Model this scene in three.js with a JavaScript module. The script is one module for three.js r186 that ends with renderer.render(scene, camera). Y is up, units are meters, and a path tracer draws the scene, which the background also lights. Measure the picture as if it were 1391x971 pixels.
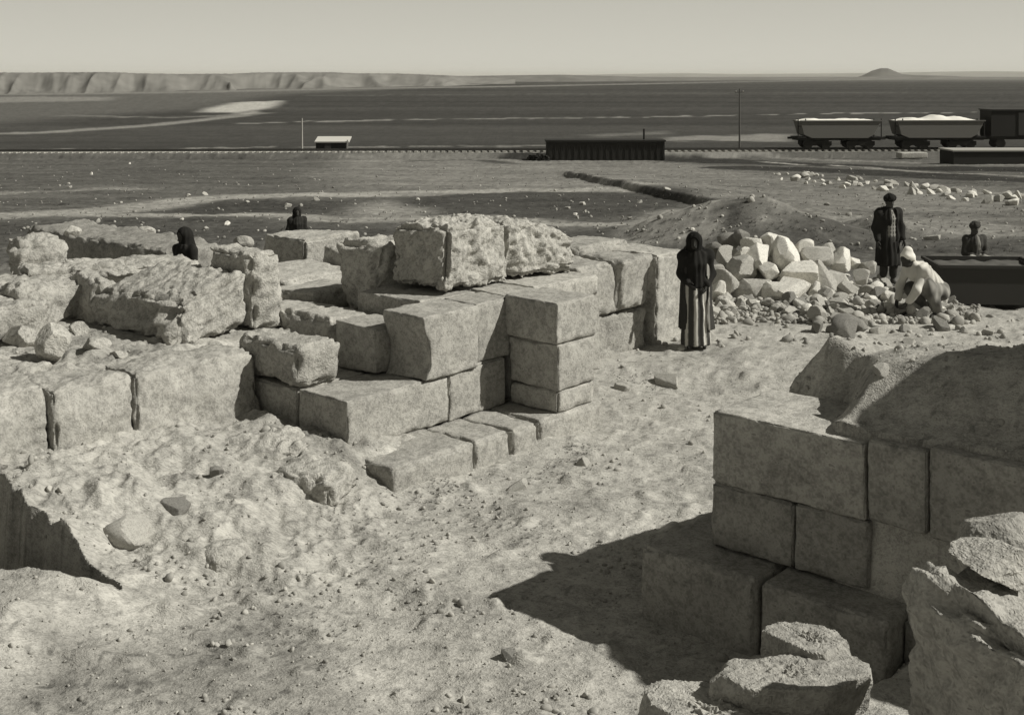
import * as THREE from 'three';
import { mergeGeometries, mergeVertices, toCreasedNormals } from 'three/addons/utils/BufferGeometryUtils.js';
import { ImprovedNoise } from 'three/addons/math/ImprovedNoise.js';

// ---------------------------------------------------------------- camera, sky, sun, exposure
// X to the right, Z forward (world z = -Z), y up, metres. The plate camera stands level with the lens shifted down.
const F = 1650, CX = 695.5, HY = 103, CAMH = 4;
const scene = new THREE.Scene();
const camera = new THREE.PerspectiveCamera(2 * Math.atan(868 / F) * 180 / Math.PI, 1391 / 1736, 0.1, 40000);
camera.position.set(0, CAMH, 0);
camera.lookAt(0, CAMH, -10);
camera.setViewOffset(1391, 1736, 0, 765, 1391, 971);
camera.updateProjectionMatrix();

const renderer = new THREE.WebGLRenderer({ antialias: true });
renderer.toneMapping = THREE.LinearToneMapping;
renderer.toneMappingExposure = 1.0;
renderer.shadowMap.enabled = true;
renderer.setSize(1024, 714);

const SUN_AZ = 100 * Math.PI / 180, SUN_EL = 41 * Math.PI / 180;
const sunDir = new THREE.Vector3(Math.sin(SUN_AZ) * Math.cos(SUN_EL), Math.sin(SUN_EL), -Math.cos(SUN_AZ) * Math.cos(SUN_EL));
const sun = new THREE.DirectionalLight(new THREE.Color().setRGB(1, 0.972, 0.895), 5);
sun.position.copy(sunDir).multiplyScalar(200);
sun.castShadow = true;
Object.assign(sun.shadow.camera, { left: -60, right: 60, top: 60, bottom: -60, near: 1, far: 500 });
sun.shadow.mapSize.set(4096, 4096);
sun.shadow.radius = 1.2;
scene.add(sun, sun.target);

{ // clear, dusty sky: palest at the horizon, deeper overhead, a soft aureole round the sun
  const w = 256, h = 128, d = new Float32Array(w * h * 4), v = new THREE.Vector3();
  for (let j = 0; j < h; j++) for (let i = 0; i < w; i++) {
    const el = ((j + 0.5) / h - 0.5) * Math.PI, az = ((i + 0.5) / w - 0.5) * 2 * Math.PI;
    v.set(Math.cos(el) * Math.cos(az), Math.sin(el), Math.cos(el) * Math.sin(az));
    const s = Math.max(0, Math.sin(el));
    const L = 0.09 + 0.55 * Math.exp(-s * 3.8) + 0.08 * Math.exp(-6 * Math.acos(Math.min(1, v.dot(sunDir))));
    const k = (j * w + i) * 4;
    d[k] = L; d[k + 1] = L * 0.972; d[k + 2] = L * 0.85; d[k + 3] = 1;
  }
  const t = new THREE.DataTexture(d, w, h, THREE.RGBAFormat, THREE.FloatType);
  t.mapping = THREE.EquirectangularReflectionMapping; t.magFilter = t.minFilter = THREE.LinearFilter; t.needsUpdate = true;
  scene.background = t; scene.environment = t;
}

// ---------------------------------------------------------------- helpers
let seed = 7;
const rnd = () => { seed = (seed * 1664525 + 1013904223) >>> 0; return seed / 4294967296; };
const rr = (a, b) => a + (b - a) * rnd();
const perlin = new ImprovedNoise();
const N = (x, y, z) => perlin.noise(x + 71.3, y + 31.7, z + 113.1);
const fbm = (x, y, z, o = 4) => { let s = 0, a = 0.5; for (let i = 0; i < o; i++) { s += a * N(x, y, z); x *= 2.03; y *= 2.03; z *= 2.03; a *= 0.5; } return s; };
const clamp = (x, a, b) => Math.min(b, Math.max(a, x));
const ss = (a, b, x) => { const t = clamp((x - a) / (b - a), 0, 1); return t * t * (3 - 2 * t); };
const mix = (a, b, t) => a + (b - a) * t;
const lut = (tab, x) => { if (x <= tab[0][0]) return tab[0][1]; for (let i = 1; i < tab.length; i++) if (x <= tab[i][0]) { const [a, p] = tab[i - 1], [b, q] = tab[i]; return mix(p, q, (x - a) / (b - a)); } return tab[tab.length - 1][1]; };
const V = (X, Z, y = 0) => new THREE.Vector3(X, y, -Z);
const TINT = [1, 0.975, 0.895];                                   // the warm grey of the whole place
const col = (v) => new THREE.Color().setRGB(v * TINT[0], v * TINT[1], v * TINT[2]);
const used = {};
const numbered = (n) => { const k = used[n] = (used[n] ?? -1) + 1; return k ? `${n}_${String(k).padStart(3, '0')}` : n; };
function tag(o, label, category, group) { o.userData.label = label; o.userData.category = category; if (group) o.userData.group = group; return o; }
function shadows(o) { o.castShadow = o.receiveShadow = true; return o; }
function thing(name, label, category, pos, turn = 0, group) {
  const g = new THREE.Group(); g.name = numbered(name); g.position.copy(pos); g.rotation.y = turn; scene.add(g); return tag(g, label, category, group);
}
function part(name, geo, mat, parent) { const m = shadows(new THREE.Mesh(geo, mat)); m.name = name; parent.add(m); return m; }
function single(name, geo, mat, label, category, pos, group) { const m = part(numbered(name), geo, mat, scene); if (pos) m.position.copy(pos); return tag(m, label, category, group); }
function structure(name, geo, mat) { const m = part(numbered(name), geo, mat, scene); m.userData.kind = 'structure'; return m; }

// tileable noise textures
function tileNoise(n, per, sd) {
  const p = new Float32Array(per * per); let s = sd >>> 0;
  for (let i = 0; i < p.length; i++) { s = (s * 1664525 + 1013904223) >>> 0; p[i] = s / 4294967296; }
  const out = new Float32Array(n * n);
  for (let y = 0; y < n; y++) for (let x = 0; x < n; x++) {
    const u = x / n * per, v = y / n * per, i = u | 0, j = v | 0; let a = u - i, b = v - j; a = a * a * (3 - 2 * a); b = b * b * (3 - 2 * b);
    const i1 = (i + 1) % per, j1 = (j + 1) % per;
    out[y * n + x] = mix(mix(p[j * per + i], p[j * per + i1], a), mix(p[j1 * per + i], p[j1 * per + i1], a), b);
  }
  return out;
}
function tex(n, fn, srgb) {
  const d = new Uint8Array(n * n * 4);
  for (let i = 0; i < n * n; i++) { const v = clamp(Math.round(fn(i) * 255), 0, 255); d[i * 4] = d[i * 4 + 1] = d[i * 4 + 2] = v; d[i * 4 + 3] = 255; }
  const t = new THREE.DataTexture(d, n, n, THREE.RGBAFormat, THREE.UnsignedByteType);
  t.wrapS = t.wrapT = THREE.RepeatWrapping; t.magFilter = THREE.LinearFilter; t.minFilter = THREE.LinearMipmapLinearFilter; t.generateMipmaps = true;
  if (srgb) t.colorSpace = THREE.SRGBColorSpace; t.needsUpdate = true; return t;
}
const TN = 1024, n8 = tileNoise(TN, 8, 3), n24 = tileNoise(TN, 24, 5), n64 = tileNoise(TN, 64, 9), n160 = tileNoise(TN, 160, 11), n340 = tileNoise(TN, 340, 17);
// stone: mottled, pocked; soil: granular. Both tiles are 2 m wide.
const stoneMap = tex(TN, (i) => 0.93 + 0.12 * (n24[i] - 0.5) + 0.18 * (n64[i] - 0.5) + 0.18 * (n160[i] - 0.5) - 0.28 * ss(0.76, 0.92, n64[i] * 0.55 + n160[i] * 0.45) + 0.08 * (n340[i] - 0.5), true);
const stoneBump = tex(TN, (i) => 0.55 + 0.3 * (n64[i] - 0.5) + 0.4 * (n160[i] - 0.5) + 0.25 * (n340[i] - 0.5) - 0.5 * ss(0.62, 0.85, n64[(i * 1 + 51111) % (TN * TN)] * 0.5 + n160[i] * 0.5));
const soilMap = tex(TN, (i) => 0.92 + 0.10 * (n8[i] - 0.5) + 0.10 * (n24[i] - 0.5) + 0.12 * (n64[i] - 0.5) + 0.14 * (n160[i] - 0.5) + 0.16 * (n340[i] - 0.5), true);
const soilBump = tex(TN, (i) => 0.5 + 0.4 * (n64[i] - 0.5) + 0.45 * (n160[i] - 0.5) + 0.4 * (n340[i] - 0.5));
const mat = (v, o = {}) => new THREE.MeshPhysicalMaterial({ specularIntensity: 0.15, color: v === null ? 0xffffff : col(v), roughness: 1, metalness: 0, ...o });
const M = {
  ground: mat(null, { vertexColors: true, map: soilMap, bumpMap: soilBump, bumpScale: 0.007 }),
  stone: mat(null, { vertexColors: true, map: stoneMap, bumpMap: stoneBump, bumpScale: 0.006 }),
  rough: mat(null, { vertexColors: true, map: stoneMap, bumpMap: stoneBump, bumpScale: 0.012 }),
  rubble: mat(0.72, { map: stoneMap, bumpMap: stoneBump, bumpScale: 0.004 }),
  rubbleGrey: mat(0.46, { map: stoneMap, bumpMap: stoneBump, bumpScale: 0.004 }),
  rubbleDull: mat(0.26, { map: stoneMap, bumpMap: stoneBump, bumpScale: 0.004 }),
  vc: mat(null, { vertexColors: true }),
  iron: mat(0.055, { roughness: 0.75, metalness: 0.1 }),
  wagon: mat(0.15, { roughness: 0.85 }), dark: mat(0.035), wood: mat(0.10), sleeper: mat(0.4), load: mat(0.75), roof: mat(0.5), pale: mat(0.35), grass: mat(0.16),
};

// ---------------------------------------------------------------- terrain
// wall frame: origin A at the front left top corner of the plinth course; u along the wall (right, away), v back into the ruin
const PHI = 48 * Math.PI / 180, D1 = [Math.cos(PHI), Math.sin(PHI)], D2 = [-D1[1], D1[0]];      // [X, Z]
const A = [-1.121, 11.38], P = [1.465, 8.9];
const toUV = (X, Z, o) => { const x = X - o[0], z = Z - o[1]; return [x * D1[0] + z * D1[1], x * D2[0] + z * D2[1]]; };
const fromUV = (u, v, o) => [o[0] + u * D1[0] + v * D2[0], o[1] + u * D1[1] + v * D2[1]];
const gp = (px, py, h) => { const Z = (CAMH - h) * F / (py - HY); return [(px - CX) / F * Z, Z, h]; };   // a pixel on a level at height h

const anchors = [
  [300, 900, 0], [600, 930, 0], [150, 950, 0.02], [500, 820, 0], [700, 760, 0], [900, 800, 0], [620, 705, 0.0], [700, 655, 0.01], [850, 640, 0.04], [830, 570, 0.08],
  [900, 540, 0.14], [950, 480, 0.28], [880, 480, 0.27], [1000, 600, 0.05], [1040, 470, 0.32], [1060, 430, 0.34], [940, 445, 0.3], [1000, 420, 0.24], [1150, 420, 0.4], [1250, 440, 0.42], [1330, 412, -0.05], [1400, 412, -0.05], [1290, 402, 0.0], [1260, 418, 0.05],
  [35, 690, 0.50], [150, 650, 0.52], [250, 605, 0.52], [340, 583, 0.44], [420, 592, 0.42], [455, 612, 0.34], [500, 672, 0.12], [535, 700, 0.0], [300, 690, 0.27], [200, 760, 0.13], [300, 800, 0.03], [420, 730, 0.08],
  [60, 645, 0.56], [100, 705, 0.4], [-60, 650, 0.6], [-60, 800, 0.3], [150, 600, 0.56], [40, 620, 0.56], [480, 760, 0.0], [240, 660, 0.36], [380, 640, 0.34], [330, 750, 0.12],
].map(([x, y, h]) => gp(x, y, h));
const profile = [[0, 2.4], [3.5, 1.5], [5, 0.3], [6.2, 0.02], [7, 0], [14, 0.1], [17, 0.26], [21, 0.22], [25, 0.05], [36, -0.5], [60, -1.45], [90, -2.75], [100, -3.22], [110, -3.4], [1e5, -3.4]];
const pit = [gp(158, 831, 0.02), gp(95, 772, 0.16), gp(35, 712, 0.36), gp(-80, 600, 0.6), [-7.5, 11], [-7, 9], gp(-80, 822, 0), gp(35, 826, 0), gp(110, 832, 0)];
const trench = [[2.9, 78], [4.4, 62], [7.0, 47], [9.6, 38.5]];
function segDist(px, pz, a, b) { const dx = b[0] - a[0], dz = b[1] - a[1], t = clamp(((px - a[0]) * dx + (pz - a[1]) * dz) / (dx * dx + dz * dz), 0, 1); const ex = px - a[0] - t * dx, ez = pz - a[1] - t * dz; return [Math.hypot(ex, ez), t, dx * ez - dz * ex]; }

function H0(X, Z) {                                              // large forms
  let h = lut(profile, Z);
  const near = 1 - ss(19, 27, Z);
  if (near > 0 && Z > 4) {
    let s = 0, w = 0;
    for (const a of anchors) { const d2 = (X - a[0]) ** 2 + (Z - a[1]) ** 2 + 0.02, k = 1 / (d2 * d2); s += k * a[2]; w += k; }
    const far = 0.0006; s += far * h; w += far;
    h = mix(h, s / w, near * ss(5.2, 6.6, Z));
  }
  // steep-sided pit at the left
  if (X < -2.4 && Z < 14 && Z > 7.5) { const d = inPoly(pit, X + 0.05 * N(X * 5, 0, Z * 5), Z + 0.05 * N(X * 5, 9, Z * 5)); h = mix(h, -0.85, ss(-0.03, 0.05, d)); }
  // fill behind the masonry
  if (Z > 10 && Z < 32) {
    const [u, v] = toUV(X, Z, A);
    const vb = lut([[-3, 2.6], [0.7, 2.6], [1.3, 1.35], [2.9, 1.35], [3.6, 2.1], [7, 2.1]], u);
    const m = ss(vb - 0.12, vb + 0.22, v) * ss(7.4, 6.6, u) * ss(10, 7.5, v);
    h = mix(h, 1.08 + 0.25 * ss(5, 8, v) * ss(3, -1, u), m);
  }
  if (Z > 14 && Z < 24 && X < -2) { const [u, v] = toUV(X, Z, [-5.15, 18]); h = mix(h, 0.33, ss(-1.7, -1.5, u) * ss(0.5, 0.3, u) * ss(-1.7, -1.4, v) * ss(4.6, 4.3, v)); }   // old trench below the cut bank
  // earth standing behind the pier wall
  if (Z > 3 && Z < 24 && X > 0.5) {
    const [a, nv] = toUV(X, Z, P), w = -nv;
    const kw = ss(0.6, 1.0, w), inside = ss(mix(0.28, 0.02, kw), mix(0.5, 0.10, kw), a) * ss(-0.06, 0.12, w + 0.25 * ss(0.6, 3, a) + 0.04 * N(X * 4, 0, Z * 4));
    if (inside > 0) {
      const a0 = mix(0.9, 0.1, ss(0.55, 1.0, w)), ridge = lut([[0, 1.52], [0.12, 1.66], [0.36, 1.96], [0.5, 1.93], [0.66, 1.86], [0.9, 1.93], [1.3, 2.0], [2, 2.05], [3, 2.2], [4.5, 2.2]], w);
      const back = mix(ridge, 0.42 + 0.3 * ss(0.5, 3.5, w), ss(1.3, 4.2 + 1.4 * ss(0, 3, w), a));
      const front = mix(mix(1.47, 1.63, kw), back, ss(a0, a0 + mix(0.24, 0.75, ss(0.5, 1, w)), a));
      h = mix(h, Math.max(front, h), inside);
    }
    const hd = Math.hypot((X - 5.05) / 1.3, (Z - 7.9) / 1.5);                        // spoil heap beyond the right edge
    h = Math.max(h, 4.35 * (1 - Math.sqrt(hd * hd + 0.06) * 0.42) * ss(1.4, 0.95, hd));
  }
  // near bank at the lower right, below the stones
  if (Z < 8 && X > 0.2) { const c = (X - 0.62) * 0.72 - (Z - 6.0) * 0.75 + 0.08 * N(X * 2.5, 2, Z * 2.5); h = Math.max(h, mix(h, 0.72 - 0.35 * ss(1.5, 2.0, X), ss(-0.18, 0.22, c))); }
  // old trench edge across the slope, railway bank, spoil heaps
  if (Z > 34 && Z < 90) for (let i = 1; i < trench.length; i++) {
    const [d, t, side] = segDist(X, Z, trench[i - 1], trench[i]);
    if (d < 6 && t > 0 && t < 1) { const sdn = side > 0 ? d : -d, al = (i - 1 + t) / 3; h += 0.32 * ss(-0.12, 0.2, sdn) * ss(6, 1.5, d) * ss(0, 0.1, al) * ss(1, 0.8, al); break; }
  }
  if (Z > 24 && Z < 42) {
    const a = Math.hypot((X - 6.6) / 3.6, (Z - 31.5) / 3.0), b = Math.hypot((X - 10.3) / 2.3, (Z - 34) / 2.2), c = Math.hypot((X - 5.0) / 4.0, (Z - 33) / 3.0);
    h += 1.0 * Math.max(0, 1 - a) + 0.45 * ss(1, 0, b) + 0.5 * ss(1, 0, c);
  }
  return h;
}
const RAILZ = (X) => 112 + X * 0.04;
function H(X, Z) {
  let h = H0(X, Z);
  const near = ss(60, 25, Z);
  if (Z < 130) h += 0.10 * near * fbm(X * 0.8, 0, Z * 0.8, 2) + (0.035 + 0.03 * ss(20, 40, Z)) * fbm(X * 3.1, 4, Z * 3.1, 3) + 0.25 * ss(22, 60, Z) * ss(108, 90, Z) * fbm(X * 0.12, 8, Z * 0.12, 4);
  if (Z < 30) {
    const lump = ss(0.05, 0.45, fbm(X * 1.7, 9, Z * 1.7, 2)) * ss(-0.5, -1.5, X);   // stony mound at the left
    h += 0.10 * lump * ss(8.6, 10, Z) * Math.max(0, 0.5 + N(X * 6, 3, Z * 6)) + 0.014 * fbm(X * 9, 1, Z * 9, 3) + 0.003 * N(X * 31, 5, Z * 31);
    h += 0.05 * Math.max(0, N(X * 4.3, 15, Z * 4.3) - 0.25) * 2;
    const mound = ss(-0.7, -1.7, X) * ss(8.8, 9.8, Z) * ss(14, 12.6, Z);
    if (mound > 0) { const wx = X + 0.15 * N(X * 3, 77, Z * 3), wz = Z + 0.15 * N(X * 3, 79, Z * 3); h += mound * (0.09 * (0.4 - Math.abs(N(wx * 2.1, 81, wz * 2.6))) + 0.055 * (0.35 - Math.abs(N(wx * 5.2, 83, wz * 6))) + 0.02 * N(X * 14, 85, Z * 14)); }
  }
  if (Z > 112 && Z < 4000) h += 0.35 * ss(130, 300, Z) * fbm(X * 0.01, 8, Z * 0.01, 3);
  if (Z > 90 && Z < 160) h += 0.42 * ss(3.4, 1.7, Math.abs(Z - RAILZ(X)));
  return h;
}
function hit(px, py) {                                           // where the ray through a photo pixel meets the ground
  const tx = (px - CX) / F, ty = (py - HY) / F; let z0 = 4;
  for (let z = 4; z < 9000; z *= 1.004) { if (CAMH - ty * z < H(tx * z, z)) { let a = z0, b = z; for (let i = 0; i < 12; i++) { const m = (a + b) / 2; if (CAMH - ty * m < H(tx * m, m)) b = m; else a = m; } return [tx * b, b]; } z0 = z; }
  return [tx * 9000, 9000];
}
const onPlain = (px, py) => { const Z = 7.4 * F / Math.max(py - HY, 1.2); return [(px - CX) / F * Z, Z]; };

// colour of the ground: dust, paths, ploughed strips
const strokes = [], areas = [];
function stroke(pts, w, v, s = 0.6, far) { const p = pts.map(([x, y]) => (far ? onPlain : hit)(x, y)); const xs = p.map((q) => q[0]), zs = p.map((q) => q[1]); strokes.push({ p, w, v, s, x0: Math.min(...xs) - w * 2, x1: Math.max(...xs) + w * 2, z0: Math.min(...zs) - w * 2, z1: Math.max(...zs) + w * 2 }); }
function area(pts, v, soft, far) { const p = pts.map(([x, y]) => (far ? onPlain : hit)(x, y)); const zs = p.map((q) => q[1]), xs = p.map((q) => q[0]); areas.push({ p, v, soft, z0: Math.min(...zs) - soft, z1: Math.max(...zs) + soft, x0: Math.min(...xs) - soft, x1: Math.max(...xs) + soft }); }
// plain beyond the railway
area([[-200, 131], [160, 124], [390, 119], [620, 112], [620, 118], [385, 128], [280, 145], [-200, 182]], 0.125, 12, true);
area([[-200, 137], [40, 131], [150, 132], [140, 137], [-200, 142]], 0.24, 5, true);
area([[275, 148], [320, 139], [388, 137], [372, 146], [322, 153], [270, 152]], 0.48, 3, true);
area([[300, 158], [345, 151], [362, 154], [310, 159]], 0.36, 3, true);
stroke([[-200, 186], [60, 180], [200, 170], [330, 157]], 2.2, 0.26, 1.2, true);
stroke([[100, 157], [220, 160], [330, 156]], 2.6, 0.18, 2, true);
stroke([[330, 168], [560, 162], [720, 160], [950, 157], [1120, 154], [1500, 151]], 1.5, 0.27, 0.9, true);
stroke([[40, 128], [300, 124], [500, 120], [640, 118], [900, 113], [1190, 108]], 20, 0.24, 20, true);
stroke([[420, 130], [700, 128], [1000, 126], [1500, 124]], 6, 0.11, 5, true);
area([[890, 191], [900, 186], [1080, 182], [1080, 192]], 0.24, 1.5, true);
area([[780, 183], [900, 178], [900, 182], [800, 186]], 0.15, 2, true);
stroke([[-200, 206], [400, 200], [760, 198]], 0.8, 0.24, 0.4, true);
// slope between the ruin and the railway
area([[-100, 215], [420, 209], [760, 205], [760, 222], [500, 236], [380, 250], [-100, 262]], 0.115, 3);
area([[470, 208], [760, 207], [900, 222], [940, 240], [880, 252], [640, 256], [470, 262], [440, 240]], 0.21, 3);
area([[740, 218], [900, 217], [1050, 238], [1391, 262], [1391, 300], [1150, 300], [1000, 270], [900, 250]], 0.20, 2);
area([[560, 262], [700, 258], [930, 256], [940, 275], [860, 290], [780, 299], [600, 292], [540, 276]], 0.075, 1);
area([[180, 290], [260, 276], [380, 271], [470, 274], [500, 284], [430, 291], [300, 291]], 0.07, 0.8);
area([[-60, 306], [150, 296], [330, 300], [480, 304], [620, 300], [830, 311], [980, 320], [980, 336], [-60, 336]], 0.095, 0.5);
area([[480, 282], [530, 272], [590, 288], [560, 298], [490, 298]], 0.25, 0.8);
area([[830, 330], [860, 296], [920, 283], [985, 284], [1000, 330]], 0.28, 0.6);
area([[960, 336], [1000, 286], [1020, 292], [1060, 330]], 0.085, 0.3);
area([[1040, 304], [1100, 284], [1180, 290], [1220, 312], [1391, 320], [1391, 306], [1240, 296]], 0.25, 1);
area([[1050, 330], [1100, 300], [1200, 312], [1391, 330], [1391, 345], [1050, 345]], 0.09, 0.6);
stroke([[-80, 296], [35, 291], [150, 284], [250, 272], [350, 266], [460, 265], [560, 262], [700, 258], [860, 254]], 1.25, 0.33, 0.6);
stroke([[120, 292], [330, 292], [480, 298], [640, 296], [740, 303], [830, 305]], 0.85, 0.32, 0.45);
stroke([[-80, 264], [35, 261], [180, 256]], 0.8, 0.25, 0.6);
stroke([[440, 236], [620, 232], [760, 240]], 0.5, 0.2, 1);
stroke([[560, 219], [640, 217], [690, 222]], 0.7, 0.07, 0.5);
// dark bands below the wagons: embankment-edge shade painted into the soil, pale lines between
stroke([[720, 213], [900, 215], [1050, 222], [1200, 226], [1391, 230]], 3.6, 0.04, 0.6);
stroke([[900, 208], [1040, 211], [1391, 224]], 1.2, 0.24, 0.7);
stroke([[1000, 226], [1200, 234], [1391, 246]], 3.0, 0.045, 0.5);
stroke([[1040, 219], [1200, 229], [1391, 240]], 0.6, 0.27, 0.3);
function inPoly(p, x, z) { let c = false, d = 1e9; for (let i = 0, j = p.length - 1; i < p.length; j = i++) { const a = p[i], b = p[j]; if ((a[1] > z) !== (b[1] > z) && x < (b[0] - a[0]) * (z - a[1]) / (b[1] - a[1]) + a[0]) c = !c; d = Math.min(d, segDist(x, z, a, b)[0]); } return c ? d : -d; }
function soil(X, Z) {
  const bx = X, bz = Z;
  const wob = 0.012 * Z; X += wob * N(bx * 4 / wob * 0.02, 7, bz * 2 / wob * 0.02); Z += wob * 1.6 * N(bx * 0.35, 17, bz * 0.35);
  let v = mix(0.43, 0.125, ss(18, 26, Z)); v = mix(v, 0.060, ss(-2, 3, Z - RAILZ(X)));
  if (Z > 116) v *= 1 + 0.35 * N(X * 0.0015, 3, Z * 0.035) + 0.3 * N(X * 0.004, 5, Z * 0.09 + 3) + 0.2 * N(X * 0.02, 9, Z * 0.4);
  if (Z > 900) v = mix(v, 0.13, ss(900, 2600, Z));
  for (const a of areas) if (Z > a.z0 && Z < a.z1 && X > a.x0 && X < a.x1) { const d = inPoly(a.p, X, Z); if (d > -a.soft) v = mix(v, a.v, ss(-a.soft, a.soft, d)); }
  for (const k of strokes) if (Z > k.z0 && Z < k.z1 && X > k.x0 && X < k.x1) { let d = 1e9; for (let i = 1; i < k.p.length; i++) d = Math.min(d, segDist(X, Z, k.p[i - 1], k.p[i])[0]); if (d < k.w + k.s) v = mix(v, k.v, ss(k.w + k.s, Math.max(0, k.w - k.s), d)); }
  const f = Z < 24 ? 1 : 0.55;
  let t = 1 + 0.26 * fbm(bx * 0.9 * f, 21, bz * 0.9 * f, 3) + 0.30 * fbm(bx * 5 * f, 23, bz * 5 * f, 3);
  if (Z > 24 && Z < 110) { t += 0.45 * Math.max(0, N(bx * 2.2, 33, bz * 1.2)) * N(bx * 0.3, 2, bz * 0.3) + 0.55 * fbm(bx * 0.07, 71, bz * 0.45, 3) + 0.3 * fbm(bx * 0.5, 73, bz * 1.1, 2); if (N(bx * 3.1, 41, bz * 3.1) > 0.42) t += 0.35; if (N(bx * 2.6, 43, bz * 2.6) > 0.4) t -= 0.3; }
  if (Z < 24) { const g = fbm(bx * 0.55 + 4, 51, bz * 0.55, 3); t -= 0.42 * ss(0.1, 0.34, g) * (0.6 + 0.8 * Math.max(0, N(bx * 9, 53, bz * 9))); if (N(bx * 14, 55, bz * 14) > 0.45) t -= 0.3; }
  return v * clamp(t, 0.35, 1.7);
}
{
  const ts = []; const NC = 620; for (let i = 0; i <= NC; i++) ts.push(-0.52 + 1.04 * i / NC);
  const side = [0.56, 0.62, 0.7, 0.82, 1, 1.3, 1.8, 2.6, 4, 7, 14]; for (const s of side) { ts.push(s); ts.unshift(-s); }
  const zs = [2.2, 2.6, 3, 3.4, 3.8, 4.2]; let y = 1500;
  while (y > 103.6) { const Z = 4 * F / (y - HY); if (Z > 4.4) zs.push(Z); y -= y > 1000 ? 4 : y > 420 ? 1.75 : y > 290 ? 1.2 : y > 204 ? 0.75 : y > 115 ? 0.6 : 0.3; }
  zs.push(14000, 22000);
  const nc = ts.length, nr = zs.length, pos = new Float32Array(nc * nr * 3), clr = new Float32Array(nc * nr * 3), uv = new Float32Array(nc * nr * 2), idx = [];
  for (let j = 0; j < nr; j++) for (let i = 0; i < nc; i++) {
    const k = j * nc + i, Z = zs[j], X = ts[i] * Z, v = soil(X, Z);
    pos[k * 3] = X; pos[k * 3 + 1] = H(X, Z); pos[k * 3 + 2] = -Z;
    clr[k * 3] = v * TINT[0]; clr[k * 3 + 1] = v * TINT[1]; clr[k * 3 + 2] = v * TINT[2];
    uv[k * 2] = X / 2 + pos[k * 3 + 1] * 0.3; uv[k * 2 + 1] = Z / 2 + pos[k * 3 + 1] * 0.45;
    if (i && j) idx.push(k - nc - 1, k - nc, k, k - nc - 1, k, k - 1);
  }
  const g = new THREE.BufferGeometry();
  g.setAttribute('position', new THREE.BufferAttribute(pos, 3)); g.setAttribute('color', new THREE.BufferAttribute(clr, 3)); g.setAttribute('uv', new THREE.BufferAttribute(uv, 2)); g.setIndex(idx); g.computeVertexNormals();
  // rough ground behind the camera
  const b = new THREE.PlaneGeometry(400, 120, 40, 24); b.rotateX(-Math.PI / 2); b.translate(0, 0, 60 - 2.25);
  const bp = b.attributes.position, bc = new Float32Array(bp.count * 3);
  for (let i = 0; i < bp.count; i++) { const X = bp.getX(i), zz = bp.getZ(i); bp.setY(i, H(X, Math.max(2.2, 4 - zz * 0.3)) + (zz > 0 ? 0.3 * fbm(X * 0.2, 1, zz * 0.2, 2) : -0.05)); for (let c = 0; c < 3; c++) bc[i * 3 + c] = 0.3 * TINT[c]; }
  b.setAttribute('color', new THREE.BufferAttribute(bc, 3)); b.computeVertexNormals();
  const bu = b.attributes.uv; for (let i = 0; i < bu.count; i++) bu.setXY(i, bp.getX(i) / 2, bp.getZ(i) / 2);
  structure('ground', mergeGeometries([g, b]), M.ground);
}
console.log('ground built');

// ---------------------------------------------------------------- hills on the skyline
function ribbon(name, pxA, pxB, n, baseZ, depth, sky, v, gully, m = 30) {
  const pos = [], clr = [], uv = [], idx = [];
  for (let i = 0; i <= n; i++) {
    const px = pxA + (pxB - pxA) * i / n, tx = (px - CX) / F, z0 = lut(baseZ, px), zc = z0 * (1 + depth * 0.8), top = CAMH - (lut(sky, px) - HY) / F * zc;
    for (let j = 0; j <= m; j++) {
      const q = j / m, z = z0 * (1 + depth * q), X = tx * z;
      const g = gully * (0.75 * Math.abs(N(px * 0.012 + q * 0.5, 3, q * 0.5)) + 0.3 * Math.abs(N(px * 0.03 - q * 0.8, 8, q * 0.8)) + 0.05 * N(px * 0.08, 5, q * 3));
      const rise = ss(0.0, 0.72, q - g * ss(1, 0.4, q)), fall = 1 - 0.3 * ss(0.84, 1, q);
      const y = -3.7 + (top + 3.7) * rise * fall + (rise > 0.02 ? 0.25 * gully * N(px * 0.2, q * 9, 2) : 0);
      pos.push(X, y, -z);
      const c = v * (1 + 0.5 * fbm(px * 0.02, q * 4, 2, 3) + 0.25 * N(px * 0.07, q * 14, 6));
      clr.push(c * TINT[0], c * TINT[1], c * TINT[2]); uv.push(X / 60, z / 60);
      if (i && j) { const k = i * (m + 1) + j; idx.push(k - m - 2, k, k - m - 1, k - m - 2, k - 1, k); }
    }
  }
  const g = new THREE.BufferGeometry(); g.setAttribute('position', new THREE.Float32BufferAttribute(pos, 3)); g.setAttribute('color', new THREE.Float32BufferAttribute(clr, 3)); g.setAttribute('uv', new THREE.Float32BufferAttribute(uv, 2)); g.setIndex(idx); g.computeVertexNormals();
  structure(name, g, M.vc);
}
ribbon('hills', -160, 700, 430, [[-160, 440], [35, 460], [200, 500], [400, 640], [600, 800], [700, 1000]], 0.32, [[-160, 99], [35, 98.5], [150, 98], [190, 99.5], [240, 100.5], [310, 100], [350, 98.2], [450, 98], [480, 99.5], [540, 99.8], [600, 102], [640, 104], [700, 106]], 0.17, 1);
ribbon('low_hills', 520, 1480, 240, [[520, 1400], [800, 1500], [1100, 2200], [1480, 2600]], 0.3, [[520, 103.5], [640, 103], [760, 101.3], [830, 103], [900, 105.2], [1060, 104.6], [1180, 104.2], [1480, 104.6]], 0.15, 0.35, 12);
ribbon('cone_hill', 1160, 1350, 90, [[1160, 2900], [1350, 2900]], 0.16, [[1160, 105.5], [1172, 102.5], [1185, 96], [1197, 92.6], [1207, 92.8], [1216, 96.5], [1226, 100.5], [1245, 102], [1280, 102.8], [1350, 105.5]], 0.12, 0.12, 14);
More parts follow.
